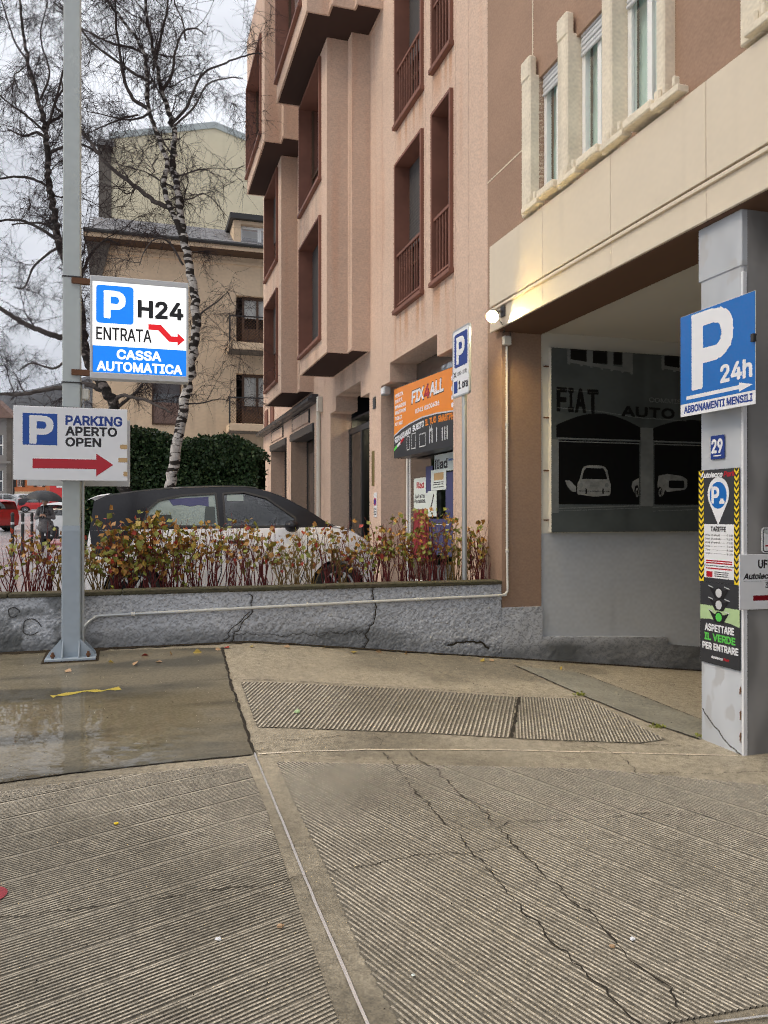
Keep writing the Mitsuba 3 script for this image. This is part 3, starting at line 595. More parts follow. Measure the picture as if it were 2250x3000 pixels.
# slate roof, rows of single slates
rows, V, F, o = 11, [], [], 0
th = math.radians(29); ups = np.array([math.cos(th), math.sin(th)])
rr = np.random.RandomState(3)
for i in range(rows):
    for j in range(52):
        t0 = -5.9 + j * .29 + (i % 2) * .145; q0 = i * .26; jz = rr.rand() * .02
        for (dt, dq, h) in ((0, 0, .035), (.275, 0, .035), (.275, .30, .0), (0, .30, 0), (0, 0, .0), (.275, 0, .0)):
            q = q0 + dq + rr.rand() * .02; n_ = .80 - q * ups[0]; z_ = 12.60 + q * ups[1] + h + jz
            V.append(W(28.8, t0 + dt, z_) - D2 * n_)
        F += [[o, o + 1, o + 2], [o, o + 2, o + 3], [o + 4, o + 5, o + 1], [o + 4, o + 1, o]]; o += 6
add(hs, 'roof_slates', (np.array(V), np.array(F)), 'slate', stuff=True)
add(hs, 'roof_deck', (np.array([W(28.8, -5.95, 12.58) - D2 * .8, W(28.8, 9, 12.58) - D2 * .8, W(28.8, 9, 14.2) + D2 * 2.2, W(28.8, -5.0, 14.2) + D2 * 2.2]), np.array([[0, 1, 2], [0, 2, 3]])), 'slate_dark')
dm = uniq(f'{hs}__dormer')
add(dm, 'cheek', ext(Polygon([(-.24, 12.7), (-.24, 13.75), (2.6, 13.75), (2.6, 12.7)]).difference(sbox(.06, 12.7, 2.3, 13.62)), F2, -1.6, .35), 'house_tan')
add(dm, 'roof', b2(-.4, 2.8, 13.76, 13.98, -1.8, .55), 'iron_dark')
add(dm, 'window_frame', cat([b2(q, q + .07, 12.7, 13.6, .05, .12) for q in (.07, .78, .86, 1.6)] + [b2(.07, 1.7, 13.5, 13.6, .05, .12)]), 'white_pvc')
add(dm, 'pane', b2(.07, 1.7, 12.7, 13.5, .07, .075), 'glass')
add(dm, 'back', b2(.06, 2.3, 12.7, 13.7, -.5, -.45), 'blind')
for z0, zt in ((8.57, 10.75), (5.28, 7.5)):
    bl = uniq(f'{hs}__balcony')
    add(bl, 'slab', b2(-.5, 3.0, z0 - .30, z0, .003, 1.15, .02), 'house_tan')
    add(bl, 'soffit', b2(-.45, 3.0, z0 - .312, z0 - .302, .003, 1.1), 'stone_dark')
    rl = [b2(-.5, 3, z0 + 1.02, z0 + 1.07, 1.08, 1.12), b2(-.5, -.44, z0 - .3, z0 + 1.07, 1.06, 1.14), b2(-.50, -.46, z0 + 1.02, z0 + 1.06, 0, 1.1)]
    add(bl, 'rail', cat(rl), 'iron_dark')
    ms_ = []
    for q in np.arange(-1.5, 3.0, .13):
        for sg in (1, -1):
            p0, p1 = (q, z0 + .02), (q + sg * 1.0, z0 + 1.02)
            l = LineString([p0, p1] if sg > 0 else [(q + 1, z0 + .02), (q, z0 + 1.02)]).intersection(sbox(-.46, z0, 3, z0 + 1.03))
            if l.is_empty or l.length < .05: continue
            c = np.array(l.coords); ms_.append(([F2.M[:3, :3] @ np.array([x, y, 1.1]) + F2.M[:3, 3] for x, y in c], .006))
    add(bl, 'mesh_infill', tubes(ms_, 3, False), 'rust')
    dd = uniq(f'{hs}__balcony_door')
    add(dd, 'frame', cat([b2(q, q + .09, z0, zt, -.25, -.18) for q in (.17, .77, 1.45)] + [b2(.17, 1.5, zt - .12, zt, -.25, -.18), b2(.17, 1.5, z0 + .0, z0 + .85, -.24, -.2)]), 'wood_brown')
    add(dd, 'curtain', b2(.22, 1.5, (z0 + 1.3) if z0 > 8 else z0 + .9, zt - .1, -.30, -.29), 'blind')
    add(dd, 'pane', b2(.22, 1.5, z0 + .85, zt - .12, -.22, -.215), 'glass')
for z0, z1 in ((5.29, 7.08), (8.5, 10.4)):
    wd = uniq(f'{hs}__window')
    add(wd, 'panel', b2(-3.42, -2.34, z0 + .02, z0 + .87, -.1, -.04), 'far_roof')
    add(wd, 'shutter', b2(-3.42, -2.34, z1 - .55, z1 - .02, -.16, -.12), 'slate_dark')
    add(wd, 'frame', cat([b2(-3.45, -3.40, z0, z1, -.18, .02), b2(-2.36, -2.31, z0, z1, -.18, .02), b2(-3.45, -2.31, z0 - .05, z0, -.18, .05)]), 'wood_brown')
    add(wd, 'pane', b2(-3.42, -2.34, z0 + .87, z1 - .5, -.14, -.135), 'glass')
gh = thing('gable_house', 'tall pale yellow gable wall with a dark coping rising behind the tan house', 'house')
F3 = FE(38)
gp_ = Polygon([(-5.34, 0), (-5.34, 20.75), (-.19, 22.05), (1.5, 21.6), (8, 19.7), (8, 0)])
add(gh, 'gable_wall', ext(gp_, F3, -.5, 0), 'house_yellow')
add(gh, 'coping', ext(LineString([(-5.45, 20.85), (-.19, 22.18), (1.5, 21.72), (8, 19.8)]).buffer(.16, cap_style=2), F3, -.7, .08), 'steel_grey')
add(gh, 'side_pier', bx(-5.95, -5.345, 0, 20.3, -3, .1, 0, F3), 'stone_dark')
add(gh, 'pier_cap', bx(-6.02, -5.2, 20.3, 20.6, -3, .16, 0, F3), 'grey_concrete')
# ------------------------------------------------------------------ mast with its two signs
ms = thing('sign_mast', 'tall square grey steel mast repainted blue-grey below, bolted beside the planter wall', 'pole')
MO = np.array([-2.852, 7.19, float(zg(-2.852, 7.10)) + .004])
FM = Fr(MO, E2)                                # x along the wall, y up, towards the viewer
def mbx(*a, b=0.): return bx(*a, b, FM)
def taper(w0, w1, y0, y1):
    m = bx(-.5, .5, 0, 1, -.5, .5, .04); v = m.vertices.copy(); w = w0 + (w1 - w0) * v[:, 1]
    m.vertices = np.stack([v[:, 0] * w, y0 + v[:, 1] * (y1 - y0), v[:, 2] * w], 1); return tf(m, FM)
add(ms, 'painted_foot', taper(.160, .158, .02, 1.21), 'steel_blue')
add(ms, 'shaft', taper(.156, .138, 1.21, 6.9), 'steel_grey')
add(ms, 'base_plate', mbx(-.215, .215, 0, .022, -.16, .16, b=.003), 'steel_blue')
for sx in (-1, 1):
    for nz in (-.078, .07):
        add(ms, 'gusset', ext(Polygon([(sx * .079, .022), (sx * .205, .022), (sx * .205, .04), (sx * .079, .185)]), FM, nz, nz + .010), 'steel_blue')
    add(ms, 'gusset', ext(Polygon([(-.155, .022), (-.155, .035), (-.079, .17), (-.079, .022)]), Fr(MO + sx * .07 * E2, D2), -.005, .005), 'steel_blue')
    for nz in (-.115, .115):
        add(ms, 'anchor_bolt', tf(cat([trimesh.creation.cylinder(.011, .06, sections=10), trimesh.creation.cylinder(.02, .018, sections=6)]), Fr(MO + sx * .15 * E2 - D2 * nz + Z * .045, E2, -D2)), 'rust')
add(ms, 'cable_conduit', tube([MO + E2 * .098 - D2 * .02 + Z * .1, MO + E2 * .096 - D2 * .02 + Z * 2.5], .014, 8), 'galvanised')
add(ms, 'junction_box', mbx(.085, .15, 2.36, 2.46, -.03, .05, b=.008), 'cream_paint')
for y in (2.50, 3.46): add(ms, 'clamp_band', taper(.170 if y < 3 else .162, .170 if y < 3 else .162, y, y + .012), 'iron_dark')
for y in (1.62, 2.28): add(ms, 'cable_tie', cat([mbx(-.085, .085, y - .004, y + .004, -.09, .082), tube([MO + Z * y + E2 * .08 - D2 * .09, MO + Z * (y + .05) + E2 * .11 - D2 * .10], .003, 4)]), 'iron_dark')
# lit box sign
ls = thing('lit_parking_sign', 'lit white and blue box sign hung on the mast reading P H24 ENTRATA CASSA AUTOMATICA', 'sign')
SO = at(193.8, 815, 7.1); SO[2] = 0
FS = Fr(SO, E2); SY0, SY1, SW = 2.835, 3.765, .865
def em(c, k): return {'type': 'area', 'radiance': rgb(tuple(np.array(c) * k))}
EM = .135
add(ls, 'case', cat([bx(0, SW, SY0 + .012, SY1 - .012, -.12, -.006, .01, FS)]), 'shutter_grey')
add(ls, 'frame', cat([bx(0, SW, SY0, SY0 + .055, -.13, .012, .004, FS), bx(0, SW, SY1 - .05, SY1, -.13, .012, .004, FS), bx(0, .022, SY0 + .055, SY1 - .05, -.13, .012, .004, FS), bx(SW - .022, SW, SY0 + .055, SY1 - .05, -.13, .012, .004, FS)]), 'shutter_grey')
for y_ in (SY1 - .07, SY0 + .03): add(ls, 'mounting_arm', bx(-.16, 0, y_, y_ + .05, -.09, -.04, 0, FS), 'rust')
fx0, fx1, fy0, fy1 = .022, SW - .022, SY0 + .055, SY1 - .05
bl1 = fy0 + .245
add(ls, 'white_face', bx(fx0, fx1, bl1, fy1, -.006, 0, 0, FS), 'white_paint', emitter=em((1, 1, .95), EM))
add(ls, 'blue_band', bx(fx0 + .004, fx1, fy0, bl1 - .001, -.006, 0, 0, FS), 'sign_blue_bright', emitter=em((.0, .17, .72), EM))
def P_glyph(x, y, h, w): return text_poly(x, y, h, w)
sq = sbox(.052, 3.34, .375, 3.685).buffer(-.03).buffer(.03)
add(ls, 'blue_square', ext(sq, FS, 0, .002), 'sign_blue_bright', emitter=em((.0, .17, .72), EM))
add(ls, 'letter_p', text(FS, 'P', .125, 3.40, .225, .175, .002, .002), 'white_paint', emitter=em((1, 1, 1), EM))
add(ls, 'lettering', text(FS, 'H24', .415, 3.42, .145, .40, .0, .002), 'ink_black', label='H24 in black')
add(ls, 'lettering', text(FS, 'ENTRATA', .055, 3.19, .112, .475, .0, .002, bold=False), 'ink_black', label='ENTRATA in black')
ar = LineString([(.505, 3.332), (.605, 3.332), (.70, 3.232), (.775, 3.232)]).buffer(.026, cap_style=2, join_style=2).union(Polygon([(.765, 3.172), (.765, 3.292), (.832, 3.232)]))
add(ls, 'red_arrow', ext(ar, FS, 0, .002), 'sign_red', emitter=em((.55, .0, .0), EM))
add(ls, 'lettering', text(FS, 'CASSA', .232, fy0 + .135, .078, .385, .0, .002), 'white_paint', label='CASSA in white', emitter=em((1, 1, 1), EM))
add(ls, 'lettering', text(FS, 'AUTOMATICA', .06, fy0 + .022, .078, .745, .0, .002), 'white_paint', label='AUTOMATICA in white', emitter=em((1, 1, 1), EM))
# open parking sign
os_ = thing('open_parking_sign', 'white board on the mast reading PARKING APERTO OPEN with a red arrow', 'sign')
OO = at(28.4, 1033, 6.86); OO[2] = 0
FO = Fr(OO, E2); ow, oy0, oy1 = .945, 1.905, 2.555
add(os_, 'board', bx(0, ow, oy0, oy1, -.016, 0, .003, FO), 'white_paint')
add(os_, 'rear_board', bx(.07, ow + .02, oy0 - .038, oy1 - .06, -.34, -.326, .003, FO), 'shutter_grey')
add(os_, 'blue_square', ext(sbox(.075, 2.215, .355, 2.492), FO, 0, .002), 'sign_blue')
add(os_, 'letter_p', text(FO, 'P', .135, 2.238, .224, .185, .002, .001), 'white_paint')
add(os_, 'lettering', text(FO, 'PARKING', .425, 2.402, .078, .475, 0, .001), 'ink_blue', label='PARKING in blue')
add(os_, 'lettering', text(FO, 'APERTO', .425, 2.308, .074, .43, 0, .001), 'ink_black', label='APERTO in black')
add(os_, 'lettering', text(FO, 'OPEN', .425, 2.212, .072, .295, 0, .001), 'ink_black', label='OPEN in black')
add(os_, 'red_arrow', ext(Polygon([(.155, 2.01), (.68, 2.01), (.68, 1.945), (.825, 2.05), (.68, 2.15), (.68, 2.095), (.155, 2.095)]), FO, 0, .002), 'sign_red')
for q in (sbox(.882, 2.195, .946, 2.235).buffer(-.012).buffer(.012), sbox(.868, 2.075, .946, 2.115), sbox(.912, 1.948, .946, 1.99)):
    add(os_, 'tape_strip', ext(q, FO, 0, .002), 'tape_tan')
# conduit from the mast along the planter wall up the corner column
cd = thing('conduit', 'pale plastic conduit along the planter wall and up the brown corner column', 'pipe')
fc = 3.635
pth = [W(fc, -4.36, .34), W(fc, -4.355, .46), W(fc, -4.32, .56), W(fc, -4.25, .62), W(fc, -4.15, .642), W(fc, -3.5, .65)]
add(cd, 'flexible_bend', tube(smooth_path(pth, 6), .015, 8), 'galvanised')
pth = [W(fc, -4.16, .642), W(fc, -2.8, .668), W(fc, -1.5, .69), W(fc, -.1, .71), W(fc, .0, .717), W(fc, .04, .74), W(fc, .052, .80), W(fc + .01, .052, 1.2), W(fc + .012, .05, 3.47)]
add(cd, 'pipe', tube(smooth_path(pth, 8), .0135, 10), 'pipe_white')
add(cd, 'junction_box', tf(bx(-.045, .045, 0, .10, -.03, .03, .008), Fr(W(3.635, .045, 3.48), E2)), 'cream_paint')
for s_, t_, z_ in ((fc, -3.9, .647), (fc, -2.2, .68), (fc, -1.0, .698), (fc + .01, .052, 1.2), (fc + .012, .05, 1.9), (fc + .012, .05, 2.6)):
    horiz = t_ < -.2
    add(cd, 'pipe_clip', tf(trimesh.creation.cylinder(.019, .035, sections=10), Fr(W(s_, t_, z_), Z if horiz else E2, -D2 if horiz else D2)), 'pipe_white')
# floodlight
fl = thing('floodlight', 'glowing floodlight on a bracket under the left end of the beige band', 'lamp')
LP = W(3.40, -.24, 3.72)
hm = tf(lathe([(0, -.07), (.05, -.07), (.085, -.02), (.095, .02), (.088, .022), (.075, -.01), (.04, -.045), (0, -.045)], 20), Fr(LP, E2, (-D2 * .55 + Z * .83)))
dirn = np.array([-.35, -.75, -.5]); dirn /= np.linalg.norm(dirn)
ax_ = np.cross(Z, dirn); ax_ /= np.linalg.norm(ax_); FL = Fr(LP, ax_, np.cross(dirn, ax_))
add(fl, 'housing', tf(lathe([(0, -.09), (.05, -.085), (.07, -.03), (.074, .0), (.069, .0), (.06, -.03), (.04, -.06), (0, -.065)], 24), FL), 'iron_dark', 40)
add(fl, 'lens', tf(trimesh.creation.icosphere(3, .034), FL), 'white_paint', True, emitter={'type': 'area', 'radiance': rgb((230, 172, 66))})
add(fl, 'bracket', cat([tube([LP - dirn * .08, LP - dirn * .1 + Z * .02, W(3.45, -.10, 3.80)], .012, 6), bs(3.40, 3.50, -.10, -.084, 3.74, 3.86, .004)]), 'iron_dark')
add(fl, 'cable', tube(smooth_path([LP - dirn * .08, W(3.5, -.05, 3.64), W(3.64, .0, 3.62), W(3.63, .06, 3.66), W(3.63, .085, 3.60), W(3.635, .075, 3.55)], 6), .005, 5), 'iron_dark')
# one-hour parking sign on its post
oh = thing('hour_parking_sign', 'narrow blue and white parking sign marked 1 ora on a post against the pink wall', 'sign')
FH = FF(-.40); hx0, hx1, hy0, hy1 = -4.125, -3.648, 2.94, 3.70
add(oh, 'post', tube([W(3.875, -.362, .80), W(3.875, -.362, 3.55)], .029, 14), 'galvanised', 40)
add(oh, 'panel', ext(sbox(hx0, hy0, hx1, hy1).buffer(-.03).buffer(.03), FH, -.012, 0), 'white_paint')
add(oh, 'edge_frame', ext(sbox(hx0, hy0, hx1, hy1).buffer(-.03).buffer(.036).difference(sbox(hx0, hy0, hx1, hy1).buffer(-.034).buffer(.022)), FH, -.02, .003), 'galvanised')
add(oh, 'blue_square', ext(sbox(-4.075, 3.27, -3.70, 3.648).buffer(-.03).buffer(.03), FH, 0, .002), 'ink_blue')
add(oh, 'letter_p', text(FH, 'P', -4.005, 3.318, .275, .225, .002, .0015), 'white_paint')
add(oh, 'blue_tab', ext(sbox(-4.085, 2.985, -3.985, 3.12), FH, 0, .002), 'ink_blue')
add(oh, 'lettering', text(FH, '1 ora', -3.95, 3.02, .085, .26, 0, .0015), 'ink_black', label='1 ora in black')
add(oh, 'symbols', cat([ext(unary_union([LineString([(-4.09, 3.17), (-4.03, 3.22)]).buffer(.008), LineString([(-4.03, 3.17), (-4.09, 3.22)]).buffer(.008)]), FH, 0, .0015), text(FH, '8.00 - 19.00', -3.98, 3.175, .042, .26, 0, .0015, bold=False)]), 'board_dark')
# 24h sign on the pier
p24 = thing('parking_24h_sign', 'large blue sign on the pier reading P 24h ABBONAMENTI MENSILI', 'sign')
F4 = FF(-.13)
add(p24, 'plate', bx(-.465, .255, 2.298, 3.013, -.004, 0, .001, F4), 'white_paint')
add(p24, 'blue_field', ext(sbox(-.463, 2.386, .253, 3.011), F4, 0, .0012), 'sign_blue_bright')
add(p24, 'letter_p', text(F4, 'P', -.335, 2.492, .485, .395, .0012, .001, heavy=.012), 'white_paint')
add(p24, 'lettering', text(F4, '24h', -.055, 2.482, .108, .282, .0012, .001), 'white_paint', label='24h in white')
add(p24, 'arrow', ext(Polygon([(-.40, 2.412), (.115, 2.412), (.115, 2.395), (.255 - .02, 2.425), (.115, 2.455), (.115, 2.438), (-.40, 2.438)]), F4, .0012, .0022), 'white_paint')
add(p24, 'lettering', text(F4, 'ABBONAMENTI MENSILI', -.425, 2.322, .046, .655, 0, .001), 'ink_blue', label='ABBONAMENTI MENSILI in blue')
add(p24, 'bracket', cat([bs(.02, .06, -.126, .0, 2.9, 2.93), bs(.36, .40, -.126, .0, 2.9, 2.93), bs(.02, .06, -.126, .0, 2.36, 2.39), bs(.36, .40, -.126, .0, 2.36, 2.39), bs(-.26, -.235, -.15, -.126, 2.69, 2.74)]), 'iron_dark')
FP = FF(-.008)
hn = thing('number_plate_29', 'small blue plate with white number 29 on the pier under the blue sign', 'sign')
add(hn, 'plate', bx(-.295, -.160, 1.985, 2.15, 0, .006, .002, FP), 'ink_blue')
add(hn, 'numerals', text(FP, '29', -.282, 2.032, .088, .105, .006, .001), 'white_paint')
add(hn, 'small_line', ext(sbox(-.265, 2.005, -.19, 2.013), FP, .006, .007), 'white_paint')
# tariff board
tb = thing('tariff_board', 'tariff board with yellow and black chevron edges and a blue pin on the pier', 'sign')
bx0, bx1, by0, by1 = -.416, -.020, 1.13, 1.915
add(tb, 'board', bx(bx0, bx1, by0, by1, 0, .006, 0, FP), 'board_dark')
add(tb, 'white_field', ext(sbox(bx0 + .055, by0 + .03, bx1 - .048, 1.535), FP, .006, .007), 'white_paint')
add(tb, 'yellow_edge', cat([ext(sbox(x0, by0, x1, by1), FP, .006, .007) for x0, x1 in ((bx0, bx0 + .052), (bx1 - .045, bx1))]), 'yellow')
ch = []
for x0, x1 in ((bx0, bx0 + .052), (bx1 - .045, bx1)):
    xm = (x0 + x1) / 2
    for k in range(19):
        y = by0 + .012 + k * .0415
        ch.append(ext(Polygon([(x0, y + .026), (xm, y), (x1, y + .026), (x1, y + .044), (xm, y + .018), (x0, y + .044)]).intersection(sbox(x0, by0, x1, by1)), FP, .007, .008))
add(tb, 'chevrons', cat(ch), 'ink_black', stuff=True)
pcx = -.218
drop = Polygon([(pcx + .105 * math.cos(a), 1.745 + .115 * math.sin(a)) for a in np.linspace(-.55, math.pi + .55, 40)] + [(pcx, 1.53)])
add(tb, 'pin', ext(drop, FP, .006, .0075), 'white_paint')
add(tb, 'blue_disc', ext(affinity.scale(Point(pcx, 1.735).buffer(.083), 1, 1.12), FP, .0075, .0085), 'sign_blue_bright')
add(tb, 'letter_p', text(FP, 'P', pcx - .062, 1.685, .105, .072, .0085, .001), 'white_paint')
add(tb, 'car_symbol', ext(unary_union([sbox(pcx + .012, 1.675, pcx + .064, 1.695), Polygon([(pcx + .02, 1.695), (pcx + .027, 1.712), (pcx + .05, 1.712), (pcx + .058, 1.695)])]), FP, .0085, .0095), 'white_paint')
add(tb, 'lettering', text(FP, 'Autolecco', bx0 + .022, 1.862, .034, .215, .007, .001, shear=.2), 'white_paint', label='Autolecco in white')
add(tb, 'lettering', text(FP, 'Park', bx0 + .252, 1.862, .034, .105, .007, .001, shear=.2), 'sign_red', label='Park in red')
add(tb, 'lettering', text(FP, 'TARIFFE', pcx - .075, 1.485, .032, .15, .007, .001), 'ink_black', label='TARIFFE in black')
pl = []
for k, (a, b) in enumerate((('Primi 15 minuti', '1,00'), ('Primi 30 minuti', '2,00'), ('Primi 60 minuti', '3,00'), ('2 ore', '4,00'), ('3 ore', '5,00'), ('4 ore', '6,00'))):
    y = 1.452 - k * .0255
    pl += [text(FP, a, bx0 + .068, y, .013, .016 * len(a) * .62, .007, .0008, bold=False), text(FP, '€ ' + b, bx1 - .115, y, .013, .058, .007, .0008, bold=False)]
    pl.append(ext(sbox(bx0 + .075 + .0105 * len(a), y + .005, bx1 - .125, y + .0065), FP, .007, .0078))
add(tb, 'price_list', cat(pl), 'ink_black')
add(tb, 'red_print', cat([ext(sbox(bx0 + .075, y, bx1 - .065, y + .009), FP, .007, .008) for y in (1.275, 1.260, 1.222)] + [ext(sbox(bx0 + .078, 1.165, bx0 + .14, 1.205), FP, .007, .008)]), 'sign_red')
add(tb, 'rule', cat([ext(sbox(bx0 + .055, 1.243, bx1 - .048, 1.248), FP, .007, .008)] + [ext(sbox(bx0 + .16, y, bx1 - .10, y + .006), FP, .007, .008) for y in (1.20, 1.186, 1.172)]), 'board_dark')
# wait-for-green board
wb = thing('wait_for_green_board', 'dark traffic-light board reading ASPETTARE IL VERDE PER ENTRARE low on the pier', 'sign')
add(wb, 'board', bx(-.402, -.016, .56, 1.128, 0, .006, 0, FP), 'board_dark')
add(wb, 'green_glow', ext(sbox(-.402, .845, -.016, .965), FP, .006, .007), 'pale_green')
add(wb, 'lower_field', ext(Polygon([(-.402, .56), (-.402, .862), (-.31, .872), (-.209, .868), (-.10, .862), (-.016, .845), (-.016, .56)]), FP, .007, .008), 'board_dark')
sig = []
for k, y in enumerate((1.06, .978, .893)):
    sig.append(ext(unary_union([Point(-.212, y).buffer(.04), Polygon([(-.31, y + .04), (-.25, y - .04), (-.17, y - .04), (-.11, y + .04), (-.16, y + .02), (-.26, y + .02)])]), FP, .008, .009))
add(wb, 'signal_head', cat(sig), 'ink_black')
add(wb, 'white_lens', cat([ext(Point(-.212, y).buffer(.030), FP, .009, .010) for y in (1.06, .978)]), 'shutter_grey')
add(wb, 'green_lens', ext(Point(-.212, .893).buffer(.030), FP, .009, .010), 'green_print')
add(wb, 'visor_glints', cat([ext(LineString([(x, y + .045), (x + .045, y + .035)]).buffer(.003), FP, .009, .010) for y in (1.06, .978, .893) for x in (-.315, -.155)]), 'shutter_grey')
add(wb, 'lettering', text(FP, 'ASPETTARE', -.352, .79, .046, .285, .008, .001), 'white_paint', label='ASPETTARE in white')
add(wb, 'lettering', text(FP, 'IL VERDE', -.356, .725, .046, .30, .008, .001), 'green_print', label='IL VERDE in green')
add(wb, 'lettering', text(FP, 'PER ENTRARE', -.378, .66, .044, .35, .008, .001), 'white_paint', label='PER ENTRARE in white')
add(wb, 'lettering', text(FP, 'Autolecco', -.29, .602, .017, .115, .008, .001, shear=.2), 'white_paint')
add(wb, 'lettering', text(FP, 'Park', -.165, .602, .017, .05, .008, .001, shear=.2), 'sign_red')
# office sign on the side of the pier
F5 = FE(-.010)
uf = thing('office_sign', 'pale grey sign reading UFFICIO Autolecco with a dark red bar, cut by the right edge', 'sign')
add(uf, 'board', bx(-.045, .95, .970, 1.338, 0, .008, .002, F5), 'white_paint')
add(uf, 'lettering', text(F5, 'UFFICIO', .107, 1.247, .05, .25, .008, .001), 'ink_black', label='UFFICIO in black')
add(uf, 'lettering', text(F5, 'Autolecco', -.012, 1.174, .036, .26, .008, .001, shear=.25), 'ink_black', label='Autolecco in black italics')
add(uf, 'rule', ext(sbox(-.012, 1.157, .6, 1.1585), F5, .008, .009), 'board_dark')
add(uf, 'lettering', text(F5, '33', .164, 1.112, .036, .055, .008, .001, bold=False), 'board_dark')
add(uf, 'red_arrow', ext(Polygon([(.065, 1.028), (.5, 1.028), (.5, 1.01), (.6, 1.0455), (.5, 1.08), (.5, 1.063), (.065, 1.063)]), F5, .008, .009), 'dark_red')
nt = thing('camera_notice', 'small white notice with rounded corners above the office sign at the right edge', 'sign')
add(nt, 'plate', ext(sbox(.14, 1.345, .42, 1.515).buffer(-.02).buffer(.02), F5, 0, .006), 'white_paint')
add(nt, 'border', ext(sbox(.147, 1.352, .413, 1.508).buffer(-.018).buffer(.018).difference(sbox(.153, 1.358, .407, 1.502).buffer(-.016).buffer(.016)), F5, .006, .007), 'board_dark')
add(nt, 'camera_symbol', ext(unary_union([LineString([(.165, 1.49), (.26, 1.455)]).buffer(.014), LineString([(.215, 1.46), (.215, 1.41)]).buffer(.004)]), F5, .006, .007), 'steel_grey')
add(nt, 'red_line', ext(sbox(.165, 1.388, .39, 1.397), F5, .006, .007), 'sign_red')
# mural board in the garage entrance
mu = thing('mural_board', 'big dark mural of an old garage front with parked cars, on the entrance wall', 'mural')
F6 = FE(3.62)
def mb(x0, x1, y0, y1): return sbox(x0, y0, x1, y1)
add(mu, 'board', bx(.59, 5.2, 1.402, 3.487, -.03, 0, 0, F6), 'mural_wall')
add(mu, 'side_batten', bx(.585, .589, 1.402, 3.487, -.062, .0, 0, F6), 'cream_paint')
add(mu, 'rear_frame', bx(.60, 5.1, 1.43, 3.46, -.062, -.031, 0, F6), 'cream_paint')
for z_ in (3.28, 2.70, 2.10, 1.54): add(mu, 'fixing_bolt', bx(.52, .586, z_ - .008, z_ + .008, -.055, -.045, 0, F6), 'rust')
def arch(x0, x1, zs, zt, zb):
    xs_ = np.linspace(x0, x1, 25); xm = (x0 + x1) / 2
    return Polygon([(x0, zb)] + [(x, zs + (zt - zs) * math.cos((x - xm) / (x1 - x0) * math.pi * .98)) for x in xs_] + [(x1, zb)])
def part(name, polys, mat, n=.0, d_=.002): add(mu, name, ext(unary_union(polys) if isinstance(polys, list) else polys, F6, n, n + d_), mat)
for k, (a, b) in enumerate(((.65, 1.765), (1.915, 3.03), (3.18, 4.3))):
    part('painted_arch', arch(a, b, 2.61, 2.765 - .03 * k, 2.475), 'mural_black')
    part('painted_doorway', mb(a + .03, b - .03, 1.72, 2.45), 'mural_black')
    part('painted_lintel', [mb(a + .02, b - .02, 2.458, 2.472), mb(a + .02, b - .02, 2.425, 2.437)], 'mural_light', .002)
    part('painted_pier', mb(b - .012, b + .162, 1.70, 2.62), 'mural_light', .002, .001)
    if k == 0: part('painted_pier', mb(a - .06, a + .03, 1.62, 2.45), 'mural_light', .002, .001)
    part('painted_step', [Polygon([(a, 1.665 + .015 * k), (b, 1.70 + .015 * k), (b, 1.712 + .015 * k), (a, 1.677 + .015 * k)]), Polygon([(a, 1.64), (b, 1.675), (b, 1.682), (a, 1.647)])], 'mural_light', .002)
# painted letters
x = .66
for ch_, w_ in (('F', .12), ('I', .055), ('A', .13), ('T', .13)):
    add(mu, 'painted_letter', text(F6, ch_, x, 2.785 - .02 * (x - .66), .245, w_, 0, .002), 'mural_black'); x += w_ + .03
part('painted_cable', [LineString([(.66, 2.81), (1.18, 2.79), (1.75, 2.735), (2.4, 2.72)]).buffer(.004), LineString([(.66, 3.02), (1.2, 3.0)]).buffer(.003)], 'mural_light', .0015, .0005)
for t_, x0, y0, h, w_, m_ in (('AUTO', 1.50, 2.752, .108, .72, 'mural_black'), ('COMMISSIONARIA', 1.872, 2.925, .052, .98, 'mural_light')):
    add(mu, 'painted_letter', text(F6, t_, x0, y0, h, w_, .002, .001, bold=(m_ == 'mural_black'), rot=-.012), m_)
for x0 in (.79, 2.043, 3.3):
    ww = [Polygon([(x0, 3.487), (x0, 3.33), (x0 + .86, 3.255), (x0 + .86, 3.30), (x0 + .04, 3.365), (x0 + .04, 3.487)])]
    for q, w_ in ((.25, .08), (.52, .08), (.72, .14)): ww.append(mb(x0 + q, x0 + q + w_, 3.30, 3.487))
    for q in (.02, .18, .31, .45, .58, .72, .845): ww.append(Point(x0 + q, 3.325 - .085 * q).buffer(.018))
    part('painted_window', [mb(x0 + .03, x0 + .8, 3.34, 3.486)], 'mural_black')
    part('painted_frame', ww, 'mural_light', .002)
# rounded car seen head on
cx, cz = 1.128, 1.82
bodyp = Polygon([(.92, 1.86), (.93, 1.96), (.955, 2.0), (.985, 2.11), (1.01, 2.145), (1.06, 2.16), (1.2, 2.16), (1.27, 2.145), (1.30, 2.11), (1.325, 2.0), (1.345, 1.95), (1.345, 1.87), (1.33, 1.83), (1.13, 1.815), (.93, 1.84)])
part('painted_car', bodyp.buffer(.008), 'mural_pale', .002)
part('painted_windscreen', [Polygon([(.975, 2.01), (1.0, 2.10), (1.03, 2.135), (1.25, 2.135), (1.28, 2.10), (1.305, 2.01)])], 'mural_black', .004, .001)
part('painted_headlamp', [Point(.965, 1.935).buffer(.026), Point(1.298, 1.94).buffer(.026), mb(1.08, 1.2, 1.925, 1.94)], 'mural_light', .004, .001)
part('painted_bumper', [mb(.935, 1.335, 1.868, 1.874), mb(1.02, 1.04, 1.84, 1.90), mb(1.24, 1.26, 1.84, 1.90)], 'mural_black', .004, .001)
part('painted_car', [Polygon([(.76, 1.99), (.82, 1.99), (.90, 1.92), (.90, 1.86), (.85, 1.86), (.79, 1.92)])], 'mural_pale', .002)
